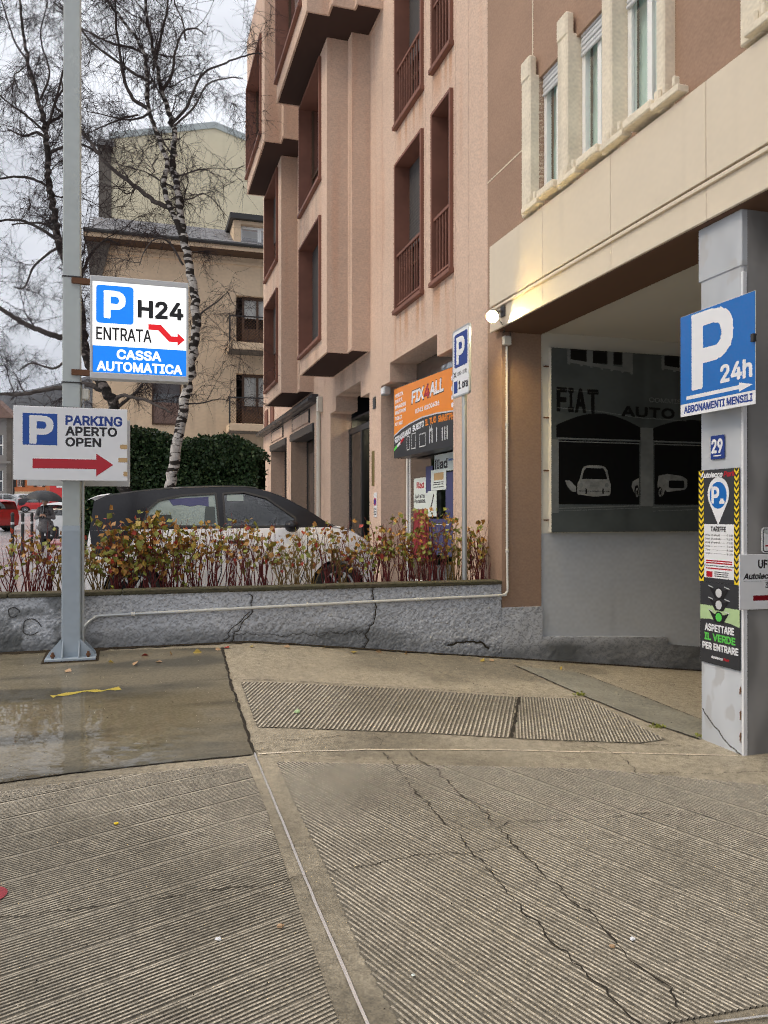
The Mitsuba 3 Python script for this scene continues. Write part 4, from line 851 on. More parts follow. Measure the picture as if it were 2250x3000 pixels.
part('painted_car', [Polygon([(1.63, 1.93), (1.65, 1.99), (1.73, 2.03), (1.735, 1.82), (1.68, 1.80), (1.66, 1.88)])], 'mural_pale', .002)
part('painted_car', [Polygon([(1.985, 1.94), (2.0, 2.06), (2.12, 2.085), (2.33, 2.06), (2.40, 2.02), (2.40, 1.94), (2.37, 1.90), (2.12, 1.87), (2.09, 1.90), (2.07, 1.84), (2.03, 1.80)])], 'mural_pale', .002)
part('painted_grille', [mb(2.155, 2.345, 1.93, 1.995).buffer(.012)], 'mural_black', .004, .001)
part('painted_wheel', [affinity.scale(Point(2.015, 1.86).buffer(.07), .5, 1), affinity.scale(Point(1.70, 1.86).buffer(.085), .4, 1)], 'mural_black', .004, .001)
part('painted_hub', [affinity.scale(Point(2.02, 1.86).buffer(.05), .4, 1).difference(affinity.scale(Point(2.02, 1.86).buffer(.03), .4, 1)), affinity.scale(Point(1.705, 1.86).buffer(.055), .35, 1).difference(affinity.scale(Point(1.705, 1.86).buffer(.035), .35, 1))], 'mural_pale', .005, .001)
# shop sign above the phone shop
fx = thing('shop_sign', 'orange and black phone repair shop sign over the shop door in the pink building', 'sign')
F7 = FF(.12)
add(fx, 'box', ext(sp([(5.11, 2.52), (7.96, 2.52), (7.96, 3.66), (5.11, 3.56)]), F7, -.26, 0), 'board_dark')
arc = [(7.955, 2.885), (7.6, 2.955), (7.2, 3.0), (6.6, 3.035), (6.0, 3.02), (5.5, 2.985), (5.115, 2.95)]
add(fx, 'orange_field', ext(sp(arc + [(5.115, 3.55), (7.955, 3.65)]), F7, 0, .003), 'orange')
add(fx, 'white_line', ext(LineString([(-a, b) for a, b in arc]).buffer(.010), F7, .003, .004), 'shutter_grey')
for t_, x_, w_ in (('FIX', -7.06, .52), ('4', -6.50, .20), ('ALL', -6.27, .53)):
    add(fx, 'lettering', text(F7, t_, x_ - .018, 3.292, .19, w_ + .03, .003, .001, shear=.1), 'board_dark')
    add(fx, 'lettering', text(F7, t_, x_, 3.305, .165, w_, .004, .002, shear=.1), 'sign_red' if t_ == '4' else 'white_paint', label=t_ + ' logo letters')
add(fx, 'lettering', text(F7, '0341 0200636', -6.90, 3.128, .06, 1.0, .003, .001), 'white_paint', label='phone number in white')
for k, (t_, w_) in enumerate((('VENDITA', .42), ('USATO E', .38), ('RIPARAZIONE', .55), ('SMARTPHONE', .56), ('TABLET', .36), ('PC E MAC', .40))):
    add(fx, 'lettering', text(F7, t_, -7.90, 3.50 - .092 * k, .052, w_, .003, .001), 'white_paint')
for z_, w_ in ((3.42, .0), (3.28, .14), (3.16, .0), (3.06, .0)): add(fx, 'bullet', ext(Point(-5.42, z_).buffer(.035).union(sbox(-5.36, z_ - .02, -5.2, z_ + .02)), F7, .003, .004), 'white_paint')
for t_, x_, y_, w_, m_, r_ in (('RIPARIAMO', -7.90, 2.762, .80, 'white_paint', .12), ('SUBITO', -7.02, 2.868, .50, 'white_paint', .05), ('IL TUO', -6.46, 2.895, .44, 'orange', .01), ('SMARTPHONE', -5.94, 2.892, .80, 'orange', -.04)):
    add(fx, 'lettering', text(F7, t_, x_, y_, .085, w_, .003, .001, rot=r_), m_, label=t_ + ' lettering')
ic = []
for x_, w_, h_ in ((-7.30, .13, .22), (-7.08, .2, .24), (-6.72, .26, .2)):
    ic.append(ext(sbox(x_, 2.60, x_ + w_, 2.60 + h_).difference(sbox(x_ + .014, 2.615, x_ + w_ - .014, 2.60 + h_ - .014)), F7, .003, .004))
for x_ in (-6.30, -6.20, -6.02, -5.80, -5.71, -5.62): ic.append(ext(sbox(x_, 2.62, x_ + .035, 2.83 - .03 * (x_ > -5.85)), F7, .003, .004))
ic.append(ext(Point(-6.24, 2.84).buffer(.05).difference(Point(-6.24, 2.86).buffer(.03)), F7, .003, .004))
add(fx, 'device_icons', cat(ic), 'shutter_grey')
for k, m_ in enumerate(('green_print', 'white_paint', 'sign_red')): add(fx, 'flag_stripe', ext(Polygon([(-7.95 + .17 * k, 2.63 + .05 * k), (-7.79 + .17 * k, 2.68 + .05 * k), (-7.79 + .17 * k, 2.73 + .05 * k), (-7.95 + .17 * k, 2.68 + .05 * k)]), F7, .003, .004), m_)
wl = thing('wall_lamp', 'small grey wall floodlight under the stepped lintel beside the orange shop sign', 'lamp')
add(wl, 'housing', bs(8.05, 8.25, -.02, .10, 3.58, 3.72, .015), 'galvanised')
add(wl, 'glass', bs(8.07, 8.23, -.026, -.021, 3.60, 3.70), 'white_paint')
FG = FF(.43)
def sheet(name, label, s0, s1, z0, z1, mat, n=0., marks=()):
    k = thing(name, label, 'poster', None)
    add(k, 'sheet', ext(sp([(s0, z0), (s1, z0), (s1, z1), (s0, z1)]), FG, n, n + .002), mat)
    for m_, items in marks: add(k, 'print', cat(items), m_)
def tx(t_, s_, z_, h, w_, n): return text(FG, t_, -s_, z_, h, w_, n + .002, .001)
sheet('window_poster', 'pale poster reading iliad Qui si fa on the left of the phone shop window', 7.18, 7.86, 1.69, 2.19, 'paper', 0, (('sign_red', [tx('iliad', 7.72, 2.03, .09, .34, 0)]), ('board_dark', [tx('Qui si fa', 7.80, 1.87, .055, .46, 0), tx('Portabilità', 7.82, 1.79, .055, .5, 0)])))
sheet('window_poster', 'dark red poster low on the left of the phone shop window', 7.16, 7.87, .9, 1.685, 'poster_red', 0, ())
sheet('window_poster', 'narrow navy poster near the middle of the phone shop window', 6.98, 7.28, 1.94, 2.35, 'poster_navy', .004, ())
sheet('window_poster', 'large white poster reading iliad at the top of the phone shop window', 6.0, 6.89, 2.24, 2.50, 'paper', .008, (('board_dark', [tx('iliad', 6.86, 2.29, .13, .5, .008)]), ('sign_blue', [tx('Servizi', 6.32, 2.38, .04, .3, .008)])))
sheet('window_poster', 'white opening-hours sheet with an orange panel in the phone shop window', 6.40, 7.03, 1.97, 2.28, 'paper', .012, (('tape_tan', [ext(sp([(6.5, 2.12), (6.9, 2.12), (6.9, 2.23), (6.5, 2.23)]), FG, .014, .015)]), ('board_dark', [ext(sp([(6.5, z_), (6.92, z_), (6.92, z_ + .012), (6.5, z_ + .012)]), FG, .014, .015) for z_ in (2.08, 2.05, 2.01)])))
sheet('window_poster', 'navy blue panel behind the sheets on the right of the phone shop window', 5.2, 6.44, 1.55, 2.22, 'poster_navy', .004, ())
sheet('window_poster', 'pale poster with a phone picture in the middle of the phone shop window', 6.78, 7.16, 1.575, 1.965, 'paper', .016, (('board_dark', [ext(LineString([(-7.05, 1.66), (-6.9, 1.9)]).buffer(.02), FG, .018, .019)]),))
sheet('window_poster', 'deep blue poster low on the right of the phone shop window', 5.9, 7.1, 1.0, 1.54, 'poster_navy', .008, (('white_paint', [ext(sp([(6.3, 1.45), (7.0, 1.45), (7.0, 1.462), (6.3, 1.462)]), FG, .010, .011)]),))
# ------------------------------------------------------------------ leaves and shrubs
LEAF2 = np.array([(0, 0, 0), (.5, .42, .06), (1., 0, -.10), (.5, -.42, .06), (.5, 0, -.02)]); LEAFF = np.array([(0, 4, 1), (1, 4, 2), (2, 4, 3), (3, 4, 0)])
def leaves(pos, dirs, size, r):
    n = len(pos); d = dirs / (np.linalg.norm(dirs, axis=1, keepdims=True) + 1e-9)
    up = r.normal(0, 1, (n, 3)); up[:, 2] += .8; b = np.cross(up, d); b /= np.linalg.norm(b, axis=1, keepdims=True) + 1e-9; c = np.cross(d, b)
    V = pos[:, None] + size[:, None, None] * (LEAF2[None, :, :1] * d[:, None] + LEAF2[None, :, 1:2] * b[:, None] + LEAF2[None, :, 2:] * c[:, None])
    F = (LEAFF[None] + np.arange(n)[:, None, None] * 5).reshape(-1, 3); return trimesh.Trimesh(V.reshape(-1, 3), F, process=False)
ORD = ['first', 'second', 'third', 'fourth', 'fifth', 'sixth', 'seventh', 'eighth', 'ninth', 'tenth', 'eleventh', 'twelfth', 'thirteenth', 'fourteenth', 'fifteenth', 'sixteenth', 'seventeenth', 'eighteenth', 'nineteenth', 'twentieth', 'twenty-first', 'twenty-second', 'twenty-third', 'twenty-fourth', 'twenty-fifth', 'twenty-sixth', 'twenty-seventh', 'twenty-eighth', 'twenty-ninth', 'thirtieth', 'thirty-first', 'thirty-second', 'thirty-third', 'thirty-fourth', 'thirty-fifth', 'thirty-sixth']
# t along the planter, height, stems, leaves, stem colour, bushy
SHR = [(-5.02, .50, 10, 16, 'r'), (-4.86, .60, 11, 20, 'r'), (-4.72, .66, 10, 22, 'r'), (-4.55, .42, 12, 14, 'o'), (-4.40, .55, 9, 14, 'o'), (-4.22, .58, 12, 60, 'o'), (-4.06, .70, 13, 110, 'r'), (-3.90, .62, 13, 110, 'r'), (-3.74, .74, 13, 105, 'r'), (-3.58, .66, 13, 90, 'r'), (-3.44, .68, 12, 75, 'r'), (-3.28, .64, 11, 55, 'r'), (-3.10, .66, 12, 36, 'r'), (-2.92, .68, 11, 38, 'r'), (-2.74, .70, 11, 34, 'r'), (-2.58, .66, 12, 26, 'r'), (-2.40, .60, 10, 16, 'o'), (-2.24, .62, 11, 16, 'o'), (-2.06, .58, 10, 16, 'o'), (-1.88, .66, 10, 26, 'r'), (-1.72, .56, 9, 18, 'o'), (-1.55, .52, 10, 20, 'r'), (-1.38, .62, 12, 36, 'r'), (-1.22, .68, 12, 44, 'r'), (-1.04, .66, 11, 42, 'r'), (-.90, .74, 12, 44, 'r'), (-.74, .76, 12, 46, 'r'), (-.60, .68, 12, 44, 'r'), (-.44, .64, 10, 30, 'o'), (-.28, .60, 10, 24, 'o'), (-.14, .66, 9, 22, 'r'), (-.05, .62, 8, 20, 'r')]
for i, (t0, hgt, ns, nl, colr) in enumerate(SHR):
    r = np.random.RandomState(100 + i)
    nm = 'red' if colr == 'r' else 'yellow-brown'
    dens = 'dense leafy shrub' if nl > 70 else 'half-bare shrub' if nl > 30 else 'nearly bare shrub'
    k = thing('planter_shrub', f'{dens} with {nm} stems, {ORD[i]} in the planter from the left', 'shrub', 'shrubs along the planter wall')
    paths, tips, tdir, mid = [], [], [], []
    for q in range(ns + 4):
        a = r.uniform(0, 2 * math.pi); base = W(4.06 + r.normal(0, .05), t0 + r.normal(0, .035), .79)
        lean = r.uniform(.04, .26); h_ = hgt * r.uniform(.6, 1.2)
        dv = E2 * math.cos(a) * lean * 1.1 + D2 * math.sin(a) * lean * .6
        n = 6; p = np.array([base + dv * (u ** 1.3) + Z * h_ * u + r.normal(0, .010, 3) * (u > 0) for u in np.linspace(0, 1, n)])
        paths.append((p, np.linspace(r.uniform(.0045, .0075), .002, n)))
        tips.append(p[-1]); tdir.append(p[-1] - p[-2])
        for _ in range(3):
            u = r.randint(2, 6); mid.append((p[u], dv))
        if r.rand() < .7:
            j = r.randint(2, 4); b = p[j]; dd = (E2 * r.normal(0, 1) + D2 * r.normal(0, 1)) * .06 + Z * r.uniform(.08, .2)
            paths.append((np.array([b, b + dd * .5 + r.normal(0, .006, 3), b + dd]), np.array([.004, .003, .0018]))); tips.append(b + dd); tdir.append(dd)
    add(k, 'stems', tubes(paths, 5, False), 'stem_red' if colr == 'r' else 'stem_olive', True)
    pos, dr_ = [], []
    for _ in range(int(nl * 1.45) + 28):
        if nl > 70 and r.rand() < .62:
            pnt, dv = mid[r.randint(len(mid))]; p = pnt + r.normal(0, .045, 3)
            if p[2] < .86: p[2] = .86 + r.rand() * .3
        else: p = tips[r.randint(len(tips))] + r.normal(0, .026, 3) - Z * abs(r.normal(0, .05))
        pos.append(p); v = r.normal(0, 1, 3); v[2] -= .55; dr_.append(v)
    pos, dr_ = np.array(pos), np.array(dr_); sz = r.uniform(.036, .080, len(pos)) * (1.15 if nl > 70 else .95)
    cls = r.choice(4, len(pos), p=[.50, .36, .07, .07] if nl > 50 else [.40, .42, .08, .10])
    for c, (pn, mt) in enumerate((('green_leaves', 'leaf_green'), ('rusty_leaves', 'leaf_rust'), ('red_leaves', 'leaf_red'), ('yellow_leaves', 'leaf_yellow'))):
        if (cls == c).any(): add(k, pn, leaves(pos[cls == c], dr_[cls == c], sz[cls == c], r), mt, stuff=True)
# clipped evergreen hedge behind the car (two mounds)
def hedge(label, c0, c1, top, Yc, seed):
    k = thing('hedge', label, 'hedge'); r = np.random.RandomState(seed)
    x0, x1, d_ = c0, c1, 1.1
    def topz(x): return top - .35 * np.abs((x - (x0 + x1) / 2) / ((x1 - x0) / 2)) ** 3 + .22 * (meshkit.fbm(np.stack([x * 1.3, x * 0, x * 0 + seed], -1), 3) - .5)
    n = 15000; P = []
    x = r.uniform(x0, x1, n); zt = topz(x); z = .4 + (zt - .4) * r.rand(n) ** .8; y = r.uniform(-d_, d_, n) ; face = r.rand(n)
    y = np.where(face < .62, -d_ + r.rand(n) * .25, y); z = np.where(face > .80, zt - r.rand(n) * .16, z)
    bulge = .35 * (meshkit.fbm(np.stack([x * 1.6, z * 1.6, x * 0 + seed], -1), 3) - .5)
    y = y + bulge * np.where(face < .62, 1, .3)
    pos = np.stack([x, Yc + y + .25 * (x - x0), z], -1); dv = r.normal(0, 1, (n, 3)); dv[:, 1] -= .6; dv[:, 2] += .1; sz = r.uniform(.05, .10, n)
    lt = r.rand(n) < .22
    add(k, 'foliage', leaves(pos[~lt], dv[~lt], sz[~lt], r), 'hedge_leaf', stuff=True); add(k, 'light_foliage', leaves(pos[lt], dv[lt], sz[lt], r), 'hedge_leaf_light', stuff=True)
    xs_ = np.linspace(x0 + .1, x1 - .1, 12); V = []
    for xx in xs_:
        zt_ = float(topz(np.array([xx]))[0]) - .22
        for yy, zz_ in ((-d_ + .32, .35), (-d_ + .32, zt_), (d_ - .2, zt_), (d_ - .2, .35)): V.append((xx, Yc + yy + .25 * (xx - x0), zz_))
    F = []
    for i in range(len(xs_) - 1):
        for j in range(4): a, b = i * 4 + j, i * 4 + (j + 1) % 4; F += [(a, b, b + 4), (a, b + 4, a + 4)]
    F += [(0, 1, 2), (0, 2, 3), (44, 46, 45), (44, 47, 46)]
    add(k, 'dark_core', (np.array(V), np.array(F)), 'hedge_core')  # added near-black solid core that fills the hedge behind its leaves
hedge('rounded dark green hedge mound behind the signs, left of the birch trunk', -6.6, -4.35, 3.46, 17.6, 1)
hedge('long dark green hedge between the birch trunk and the pink building', -4.7, -2.82, 3.36, 18.0, 2)
# ------------------------------------------------------------------ bare birches
def limb(pts, Y, r0, r1, dy=0.):
    p = np.array([at(u, v, Y) for u, v in pts]); s = np.linspace(0, 1, len(p)); p[:, 1] += dy * s
    r0, r1 = r0 * 1.12, r1 * 1.5
    p = smooth_path(p, 5); n = len(p); q = np.linspace(0, 1, n)[:, None]
    p = p + (np.random.RandomState(int(pts[0][0] * 7 + pts[-1][1])).normal(0, r0 * .16, p.shape)) * (q > 0) * (q < 1)
    return p, r0 + (r1 - r0) * np.linspace(0, 1, n)
def birch(name, label, Y, trunks, limbs, seed, nsub, dens, bark='birch_bark'):
    k = thing(name, label, 'tree'); r = np.random.RandomState(seed)
    tr = [limb(p, Y, a, b, dy) for p, a, b, dy in trunks]
    for q in tr: add(k, 'trunk', tubes([q], 12), bark, True)
    lm = [limb(p, Y, a, b, dy) for p, a, b, dy in limbs]
    for q in lm: add(k, 'limb', tubes([q], 7), 'dark_bark', True)
    br, tw = [], []
    def grow(p, d, L, rad, lvl):
        n = 7 - 2 * lvl; pts = [p]; d = d / np.linalg.norm(d)
        for i in range(n):
            d = d + r.normal(0, .20, 3) + np.array([0, 0, .05 - (.10 + .09 * lvl) * (i / n)]); d /= np.linalg.norm(d); pts.append(pts[-1] + d * L / n)
        pts = np.array(pts); (br if lvl == 0 else tw).append((pts, np.linspace(rad, rad * .28, n + 1)))
        if lvl < 2:
            m = int((9, 8)[lvl] * dens)
            for q in range(m):
                i = r.randint(1, n + 1); dd = d * .5 + r.normal(0, .75, 3) + np.array([0, 0, .12 - .5 * (lvl + .3)])
                grow(pts[i], dd, L * r.uniform(.38, .8), max(rad * .45, .0042), lvl + 1)
    src = [(p, rr, .38) for p, rr in tr] + [(p, rr, .12) for p, rr in lm]
    for p, rr, st in src:
        Ltot = np.linalg.norm(np.diff(p, axis=0), axis=1).sum(); m = max(2, int(nsub * Ltot))
        for q in range(m):
            i = int(np.clip(len(p) * (st + (1 - st) * (q + r.rand()) / m), 0, len(p) - 1)); tgt = np.gradient(p, axis=0)[i]; tgt /= np.linalg.norm(tgt) + 1e-9
            d = tgt * .55 + r.normal(0, .62, 3) + np.array([0, 0, .22]); grow(p[i], d, r.uniform(.5, 1.5), max(.008, min(.018, rr[i] * .45)), 0)
    add(k, 'branches', tubes(br, 4, False), 'dark_bark', True, stuff=True)
    add(k, 'twigs', tubes(tw, 3, False), 'twig', True, stuff=True)
birch('birch_tree', 'white barked birch with a forked leaning trunk in front of the tan house', 15.2,
 [([(368, 1075), (374, 1010), (386, 935), (403, 850), (414, 780), (423, 700), (418, 620), (404, 555), (394, 500), (387, 450), (383, 405), (373, 362), (374, 325), (375, 283), (362, 233), (350, 195), (338, 150), (330, 100), (318, 40), (310, -60)], .098, .016, 0), ([(399, 528), (383, 483), (362, 433), (357, 388), (366, 362), (352, 317), (334, 267), (325, 227), (327, 180), (322, 143), (308, 108), (285, 78), (255, 40), (225, 0), (190, -60)], .050, .011, -.5)],
 [([(364, 447), (340, 440), (317, 424), (275, 392), (235, 360), (204, 318), (180, 285), (166, 258), (150, 200)], .045, .012, -.4), ([(322, 235), (283, 207), (262, 155), (251, 100), (240, 30), (236, -40)], .034, .012, .3), ([(366, 270), (400, 227), (417, 180), (435, 143), (480, 117), (533, 93), (560, 86)], .028, .007, .4), ([(374, 272), (420, 235), (450, 190), (500, 180), (530, 186)], .02, .006, -.3), ([(345, 200), (372, 165), (382, 120), (400, 85), (430, 82), (455, 100)], .028, .007, -.4), ([(400, 85), (392, 40), (375, 0), (370, -40)], .016, .006, .1), ([(326, 178), (300, 170), (262, 150), (215, 120), (180, 80), (150, 60)], .028, .008, -.8), ([(318, 118), (280, 92), (225, 70), (180, 40), (130, 10)], .024, .008, .6), ([(325, 240), (300, 247), (262, 246), (215, 230), (170, 216)], .022, .006, .4), ([(298, 247), (262, 262), (225, 285), (195, 305)], .018, .006, -.3), ([(340, 340), (330, 360), (338, 375), (325, 390)], .012, .005, -.2), ([(395, 572), (370, 530), (345, 525), (325, 555), (318, 590)], .02, .005, -.5), ([(424, 690), (445, 672), (470, 660), (498, 640)], .020, .006, -.3), ([(420, 760), (400, 745), (385, 720)], .014, .005, -.4), ([(400, 872), (430, 870), (458, 862), (480, 858)], .016, .005, .2), ([(390, 430), (412, 425), (432, 410), (455, 420), (480, 450)], .014, .004, .3), ([(330, 150), (345, 60), (355, 0), (350, -60)], .026, .01, .3)],
 7, 1.3, 1.4)
birch('birch_tree', 'dark multi-limbed birch behind the sign mast at the left', 16.4,
 [([(274, 1085), (266, 1040), (258, 960), (247, 880), (225, 838), (195, 790), (180, 735), (174, 676), (160, 620), (138, 560), (124, 510), (117, 465), (110, 420), (103, 370), (101, 310), (93, 255), (85, 220), (68, 165), (56, 115), (44, 30), (36, -60)], .115, .014, 0)],
 [([(180, 730), (131, 729), (90, 716), (55, 700), (25, 680), (0, 660), (-40, 640)], .06, .02, -.5), ([(228, 845), (180, 828), (131, 832), (70, 840), (20, 846), (-40, 842)], .055, .02, .5), ([(245, 880), (267, 858), (320, 868), (360, 886), (392, 902)], .042, .012, -.8), ([(252, 880), (295, 850), (325, 815), (340, 795)], .034, .010, -.3), ([(128, 520), (95, 500), (55, 485), (20, 490), (-30, 500)], .034, .010, -.5), ([(125, 505), (90, 478), (50, 468), (0, 465)], .028, .01, .5), ([(104, 400), (70, 390), (40, 392), (0, 405), (-30, 410)], .026, .01, -.5), ([(101, 300), (75, 280), (40, 282), (0, 262)], .03, .01, .3), ([(102, 290), (70, 262), (40, 245), (0, 212)], .024, .008, -.6), ([(102, 330), (135, 310), (165, 300), (200, 318), (230, 350)], .03, .01, .4), ([(95, 270), (125, 235), (100, 200), (130, 120), (120, 40)], .026, .01, .8), ([(100, 280), (130, 190), (150, 110), (165, 20)], .024, .01, -.2), ([(172, 660), (165, 610), (185, 540), (215, 505), (240, 510)], .04, .012, .5), ([(85, 215), (110, 160), (95, 90), (115, 20)], .02, .008, -.3), ([(60, 130), (30, 90), (10, 40), (-10, -20)], .02, .008, .2), ([(174, 690), (150, 650), (160, 600), (140, 590)], .02, .008, -.4), ([(178, 722), (140, 770), (100, 790), (50, 775), (10, 790)], .03, .008, .6), ([(130, 530), (60, 560), (20, 600), (-20, 590)], .024, .008, 1.)],
 14, 1.5, 1.5, 'grey_bark')
# ------------------------------------------------------------------ cars
def halfw(x, z, L, H):
    q = z / H; a = .83 - .28 * np.clip((.42 - q) / .3, 0, 1) ** 2 * .35 - .27 * np.clip((q - .46) / .54, 0, 1) ** 1.7
    u = np.clip((x - L / 2) / (L / 2), -1, 1); return a * (1 - .13 * np.abs(u) ** 4.5)
_pc = {}
def panel(poly, side, L, H, off=0., g=.11):
    kk = (poly.wkb, L, H)
    if kk not in _pc:
        x0, y0, x1, y1 = poly.bounds; V, F, ix = [], [], {}
        for i in range(int(math.floor(x0 / g)), int(math.floor(x1 / g)) + 1):
            col = poly.intersection(sbox(i * g, y0 - 1, (i + 1) * g, y1 + 1))
            if col.is_empty: continue
            for j in range(int(math.floor(y0 / g)), int(math.floor(y1 / g)) + 1):
                c = col.intersection(sbox(i * g, j * g, (i + 1) * g, (j + 1) * g))
                for q in getattr(c, 'geoms', [c]):
                    if q.geom_type != 'Polygon' or q.area < 1e-7: continue
                    v2, f = trimesh.creation.triangulate_polygon(q, engine='earcut')
                    for t_ in f:
                        tri = []
                        for p in v2[t_]:
                            w = (round(p[0], 5), round(p[1], 5))
                            if w not in ix: ix[w] = len(V); V.append(w)
                            tri.append(ix[w])
                        if len(set(tri)) == 3: F.append(tri)
        _pc[kk] = (np.array(V, float), np.array(F))
    v, f = _pc[kk]; y = halfw(v[:, 0], v[:, 1], L, H) + off
    m = trimesh.Trimesh(np.stack([v[:, 0], side * y, v[:, 1]], 1), f, process=False)
    if (m.face_normals[:, 1] * side).sum() < 0: m.invert()
    return m
def strip(prof, L, H, inset=0., crown=.03, ny=8):
    p = smooth_path(prof, 5); V = []
    for x, z in p:
        w = float(halfw(x, z, L, H)) - inset
        for q in np.linspace(-1, 1, ny + 1): V.append((x, q * w, z + crown * (1 - q * q)))
    n = len(p); i, j = np.meshgrid(np.arange(n - 1), np.arange(ny), indexing='ij'); a = (i * (ny + 1) + j).ravel()
    return trimesh.Trimesh(np.array(V), np.vstack([np.stack([a, a + 1, a + ny + 2], 1), np.stack([a, a + ny + 2, a + ny + 1], 1)]), process=False)
def car(label, pos, head, body, roof, lights=False, group=None, Lk=1.0, Hk=1.0, pale=False):
    L, H = 3.5, 1.56
    k = thing('parked_car', label, 'car', group); M = np.eye(4); c, s = math.cos(head), math.sin(head)
    M[:3, 0] = np.array([c, s, 0]) * Lk; M[:3, 1] = (-s, c, 0); M[:3, 2] = (0, 0, Hk); M[:3, 3] = np.array(pos) - M[:3, 0] * L / 2
    def A(part, mesh, mat, sm=False, lab=None):
        m = mesh.copy(); m.apply_transform(M); return add(k, part, m, mat, sm, lab)
    low = Polygon([(.02, .30), (.0, .62), (.03, .80), (.06, 1.02), (2.92, 1.045), (3.20, .99), (3.40, .86), (3.49, .66), (3.48, .30), (3.30, .20), (.2, .20)])
    wells = unary_union([Point(.56, .30).buffer(.345), Point(3.00, .30).buffer(.345)])
    fg = Polygon([(1.62, 1.065), (1.60, 1.455), (1.85, 1.475), (2.12, 1.405), (2.46, 1.16), (2.46, 1.065)]); rg = Polygon([(.66, 1.075), (.72, 1.26), (.84, 1.37), (1.1, 1.43), (1.50, 1.455), (1.53, 1.065)])
    top = Polygon([(.06, 1.02), (.10, 1.36), (.22, 1.42), (.75, 1.495), (1.27, 1.535), (1.8, 1.545), (2.05, 1.52), (2.3, 1.44), (2.62, 1.27), (2.95, 1.045)])
    cp = Polygon([(.06, 1.02), (.62, 1.02), (.5, .82), (.3, .70), (.10, .72)])
    doorl = LineString([(1.56, 1.02), (1.56, .5), (1.5, .3)]).buffer(.007).union(LineString([(2.62, 1.02), (2.60, .6), (2.5, .3)]).buffer(.007)).union(LineString([(.95, 1.02), (.9, .75)]).buffer(.006))
    for sd in (1, -1):
        A('side_panel', panel(low.difference(wells).difference(cp).difference(doorl), sd, L, H), body, True)
        for q in doorl.geoms: A('door_gap', panel(q, sd, L, H, -.012), 'ink_black')
        A('rear_quarter', panel(cp.difference(wells), sd, L, H), roof, True)
        A('pillar_panel', panel(top.difference(fg).difference(rg), sd, L, H), roof, True)
        A('side_window', panel(fg, sd, L, H, -.012), 'dark_glass' if pale and sd > 0 else 'tinted_glass', True); A('side_window', panel(rg, sd, L, H, -.012), 'pale_glass' if pale and sd < 0 else 'tinted_glass', True)
        A('window_trim', panel(unary_union([fg, rg]).buffer(.018).difference(unary_union([fg, rg]).buffer(-.006)), sd, L, H, .003), 'iron_dark')
        A('sill_trim', panel(sbox(.95, .2, 2.6, .31), sd, L, H, .006), 'shutter_grey')
        A('door_handle', panel(sbox(1.66, .86, 1.84, .885).buffer(.006), sd, L, H, .02), roof)
        m = trimesh.creation.icosphere(2, 1.0); m.apply_scale((.09, .10, .075)); m.apply_translation((2.40, sd * .92, 1.06)); A('mirror', m, roof, True)
        A('mirror_stalk', tube([(2.42, sd * .78, 1.03), (2.41, sd * .88, 1.05)], .022, 6), 'iron_dark')
        if lights: A('tail_lamp', panel(sbox(.03, .70, .16, .98), sd, L, H, .012), 'lamp_red')
        for wx in (.56, 3.00):
            wk = uniq(f'{k}__wheel'); fr = np.eye(4); fr[:3, 0] = (1, 0, 0); fr[:3, 1] = (0, 0, 1); fr[:3, 2] = (0, sd, 0); fr[:3, 3] = (wx, sd * .665, .30)
            ty = lathe([(.20, 0), (.28, -.01), (.30, .03), (.30, .14), (.285, .165), (.20, .16)], 28); rm = cat([lathe([(.195, .10), (.205, .15), (.185, .152), (.18, .11)], 28), lathe([(0, .13), (.06, .14), (.06, .1), (0, .1)], 14)] + [tube([(0.03 * math.cos(q), .03 * math.sin(q), .125), (.19 * math.cos(q), .19 * math.sin(q), .135)], .018, 6) for q in np.arange(6) * math.pi / 3])
            for nm, mm, mt in (('tyre', ty, 'tyre'), ('rim', rm, 'car_silver')):
                m = mm.copy(); m.apply_transform(fr); m.apply_transform(M); add(wk, nm, m, mt, 35)
            mm = lathe([(0, .09), (.19, .09)], 24); mm.apply_transform(fr); mm.apply_transform(M); add(wk, 'brake_disc', mm, 'ink_black')
    A('roof', strip([(.22, 1.42), (.75, 1.495), (1.27, 1.535), (1.8, 1.545), (2.02, 1.53)], L, H, 0, .035), 'car_roof' if pale else roof, True)
    A('windscreen', strip([(2.02, 1.528), (2.3, 1.442), (2.62, 1.272), (2.93, 1.06)], L, H, .03, .03), 'glass', True)
    A('bonnet', strip([(2.93, 1.05), (3.08, 1.03), (3.22, .985), (3.40, .86), (3.49, .66)], L, H, .0, .03), body, True)
    A('cowl', strip([(2.86, 1.10), (2.93, 1.065), (3.0, 1.055)], L, H, .05, .035), 'iron_dark', True)
    A('front_bumper', strip([(3.49, .66), (3.5, .45), (3.46, .22)], L, H, .0, .0), body, True)
    A('rear_window', strip([(.22, 1.42), (.13, 1.25), (.06, 1.02)], L, H, .05, .01), 'glass', True)
    A('tailgate', strip([(.06, 1.02), (.02, .80), (.0, .62), (.03, .28)], L, H, .0, .0), body, True)
    A('spoiler', strip([(.02, 1.37), (.12, 1.415), (.26, 1.44)], L, H, .04, .03), body, True)
    A('underbody', bx(.15, 3.35, -.62, .62, .18, .42), 'ink_black'); A('interior_tub', bx(.25, 2.75, -.70, .70, .42, .82), 'ink_black')
    for sx in (1.05, 1.85):
        for sy in (-.35, .35):
            A('seat', cat([bx(sx - .28, sx + .2, sy - .24, sy + .24, .55, .84, .06), bx(sx - .34, sx - .20, sy - .23, sy + .23, .8, 1.2, .06), bx(sx - .33, sx - .24, sy - .12, sy + .12, 1.2, 1.36, .04)]), 'cloth_dark')
    A('dashboard', bx(2.4, 2.85, -.66, .66, .75, 1.03, .05), 'cloth_dark')
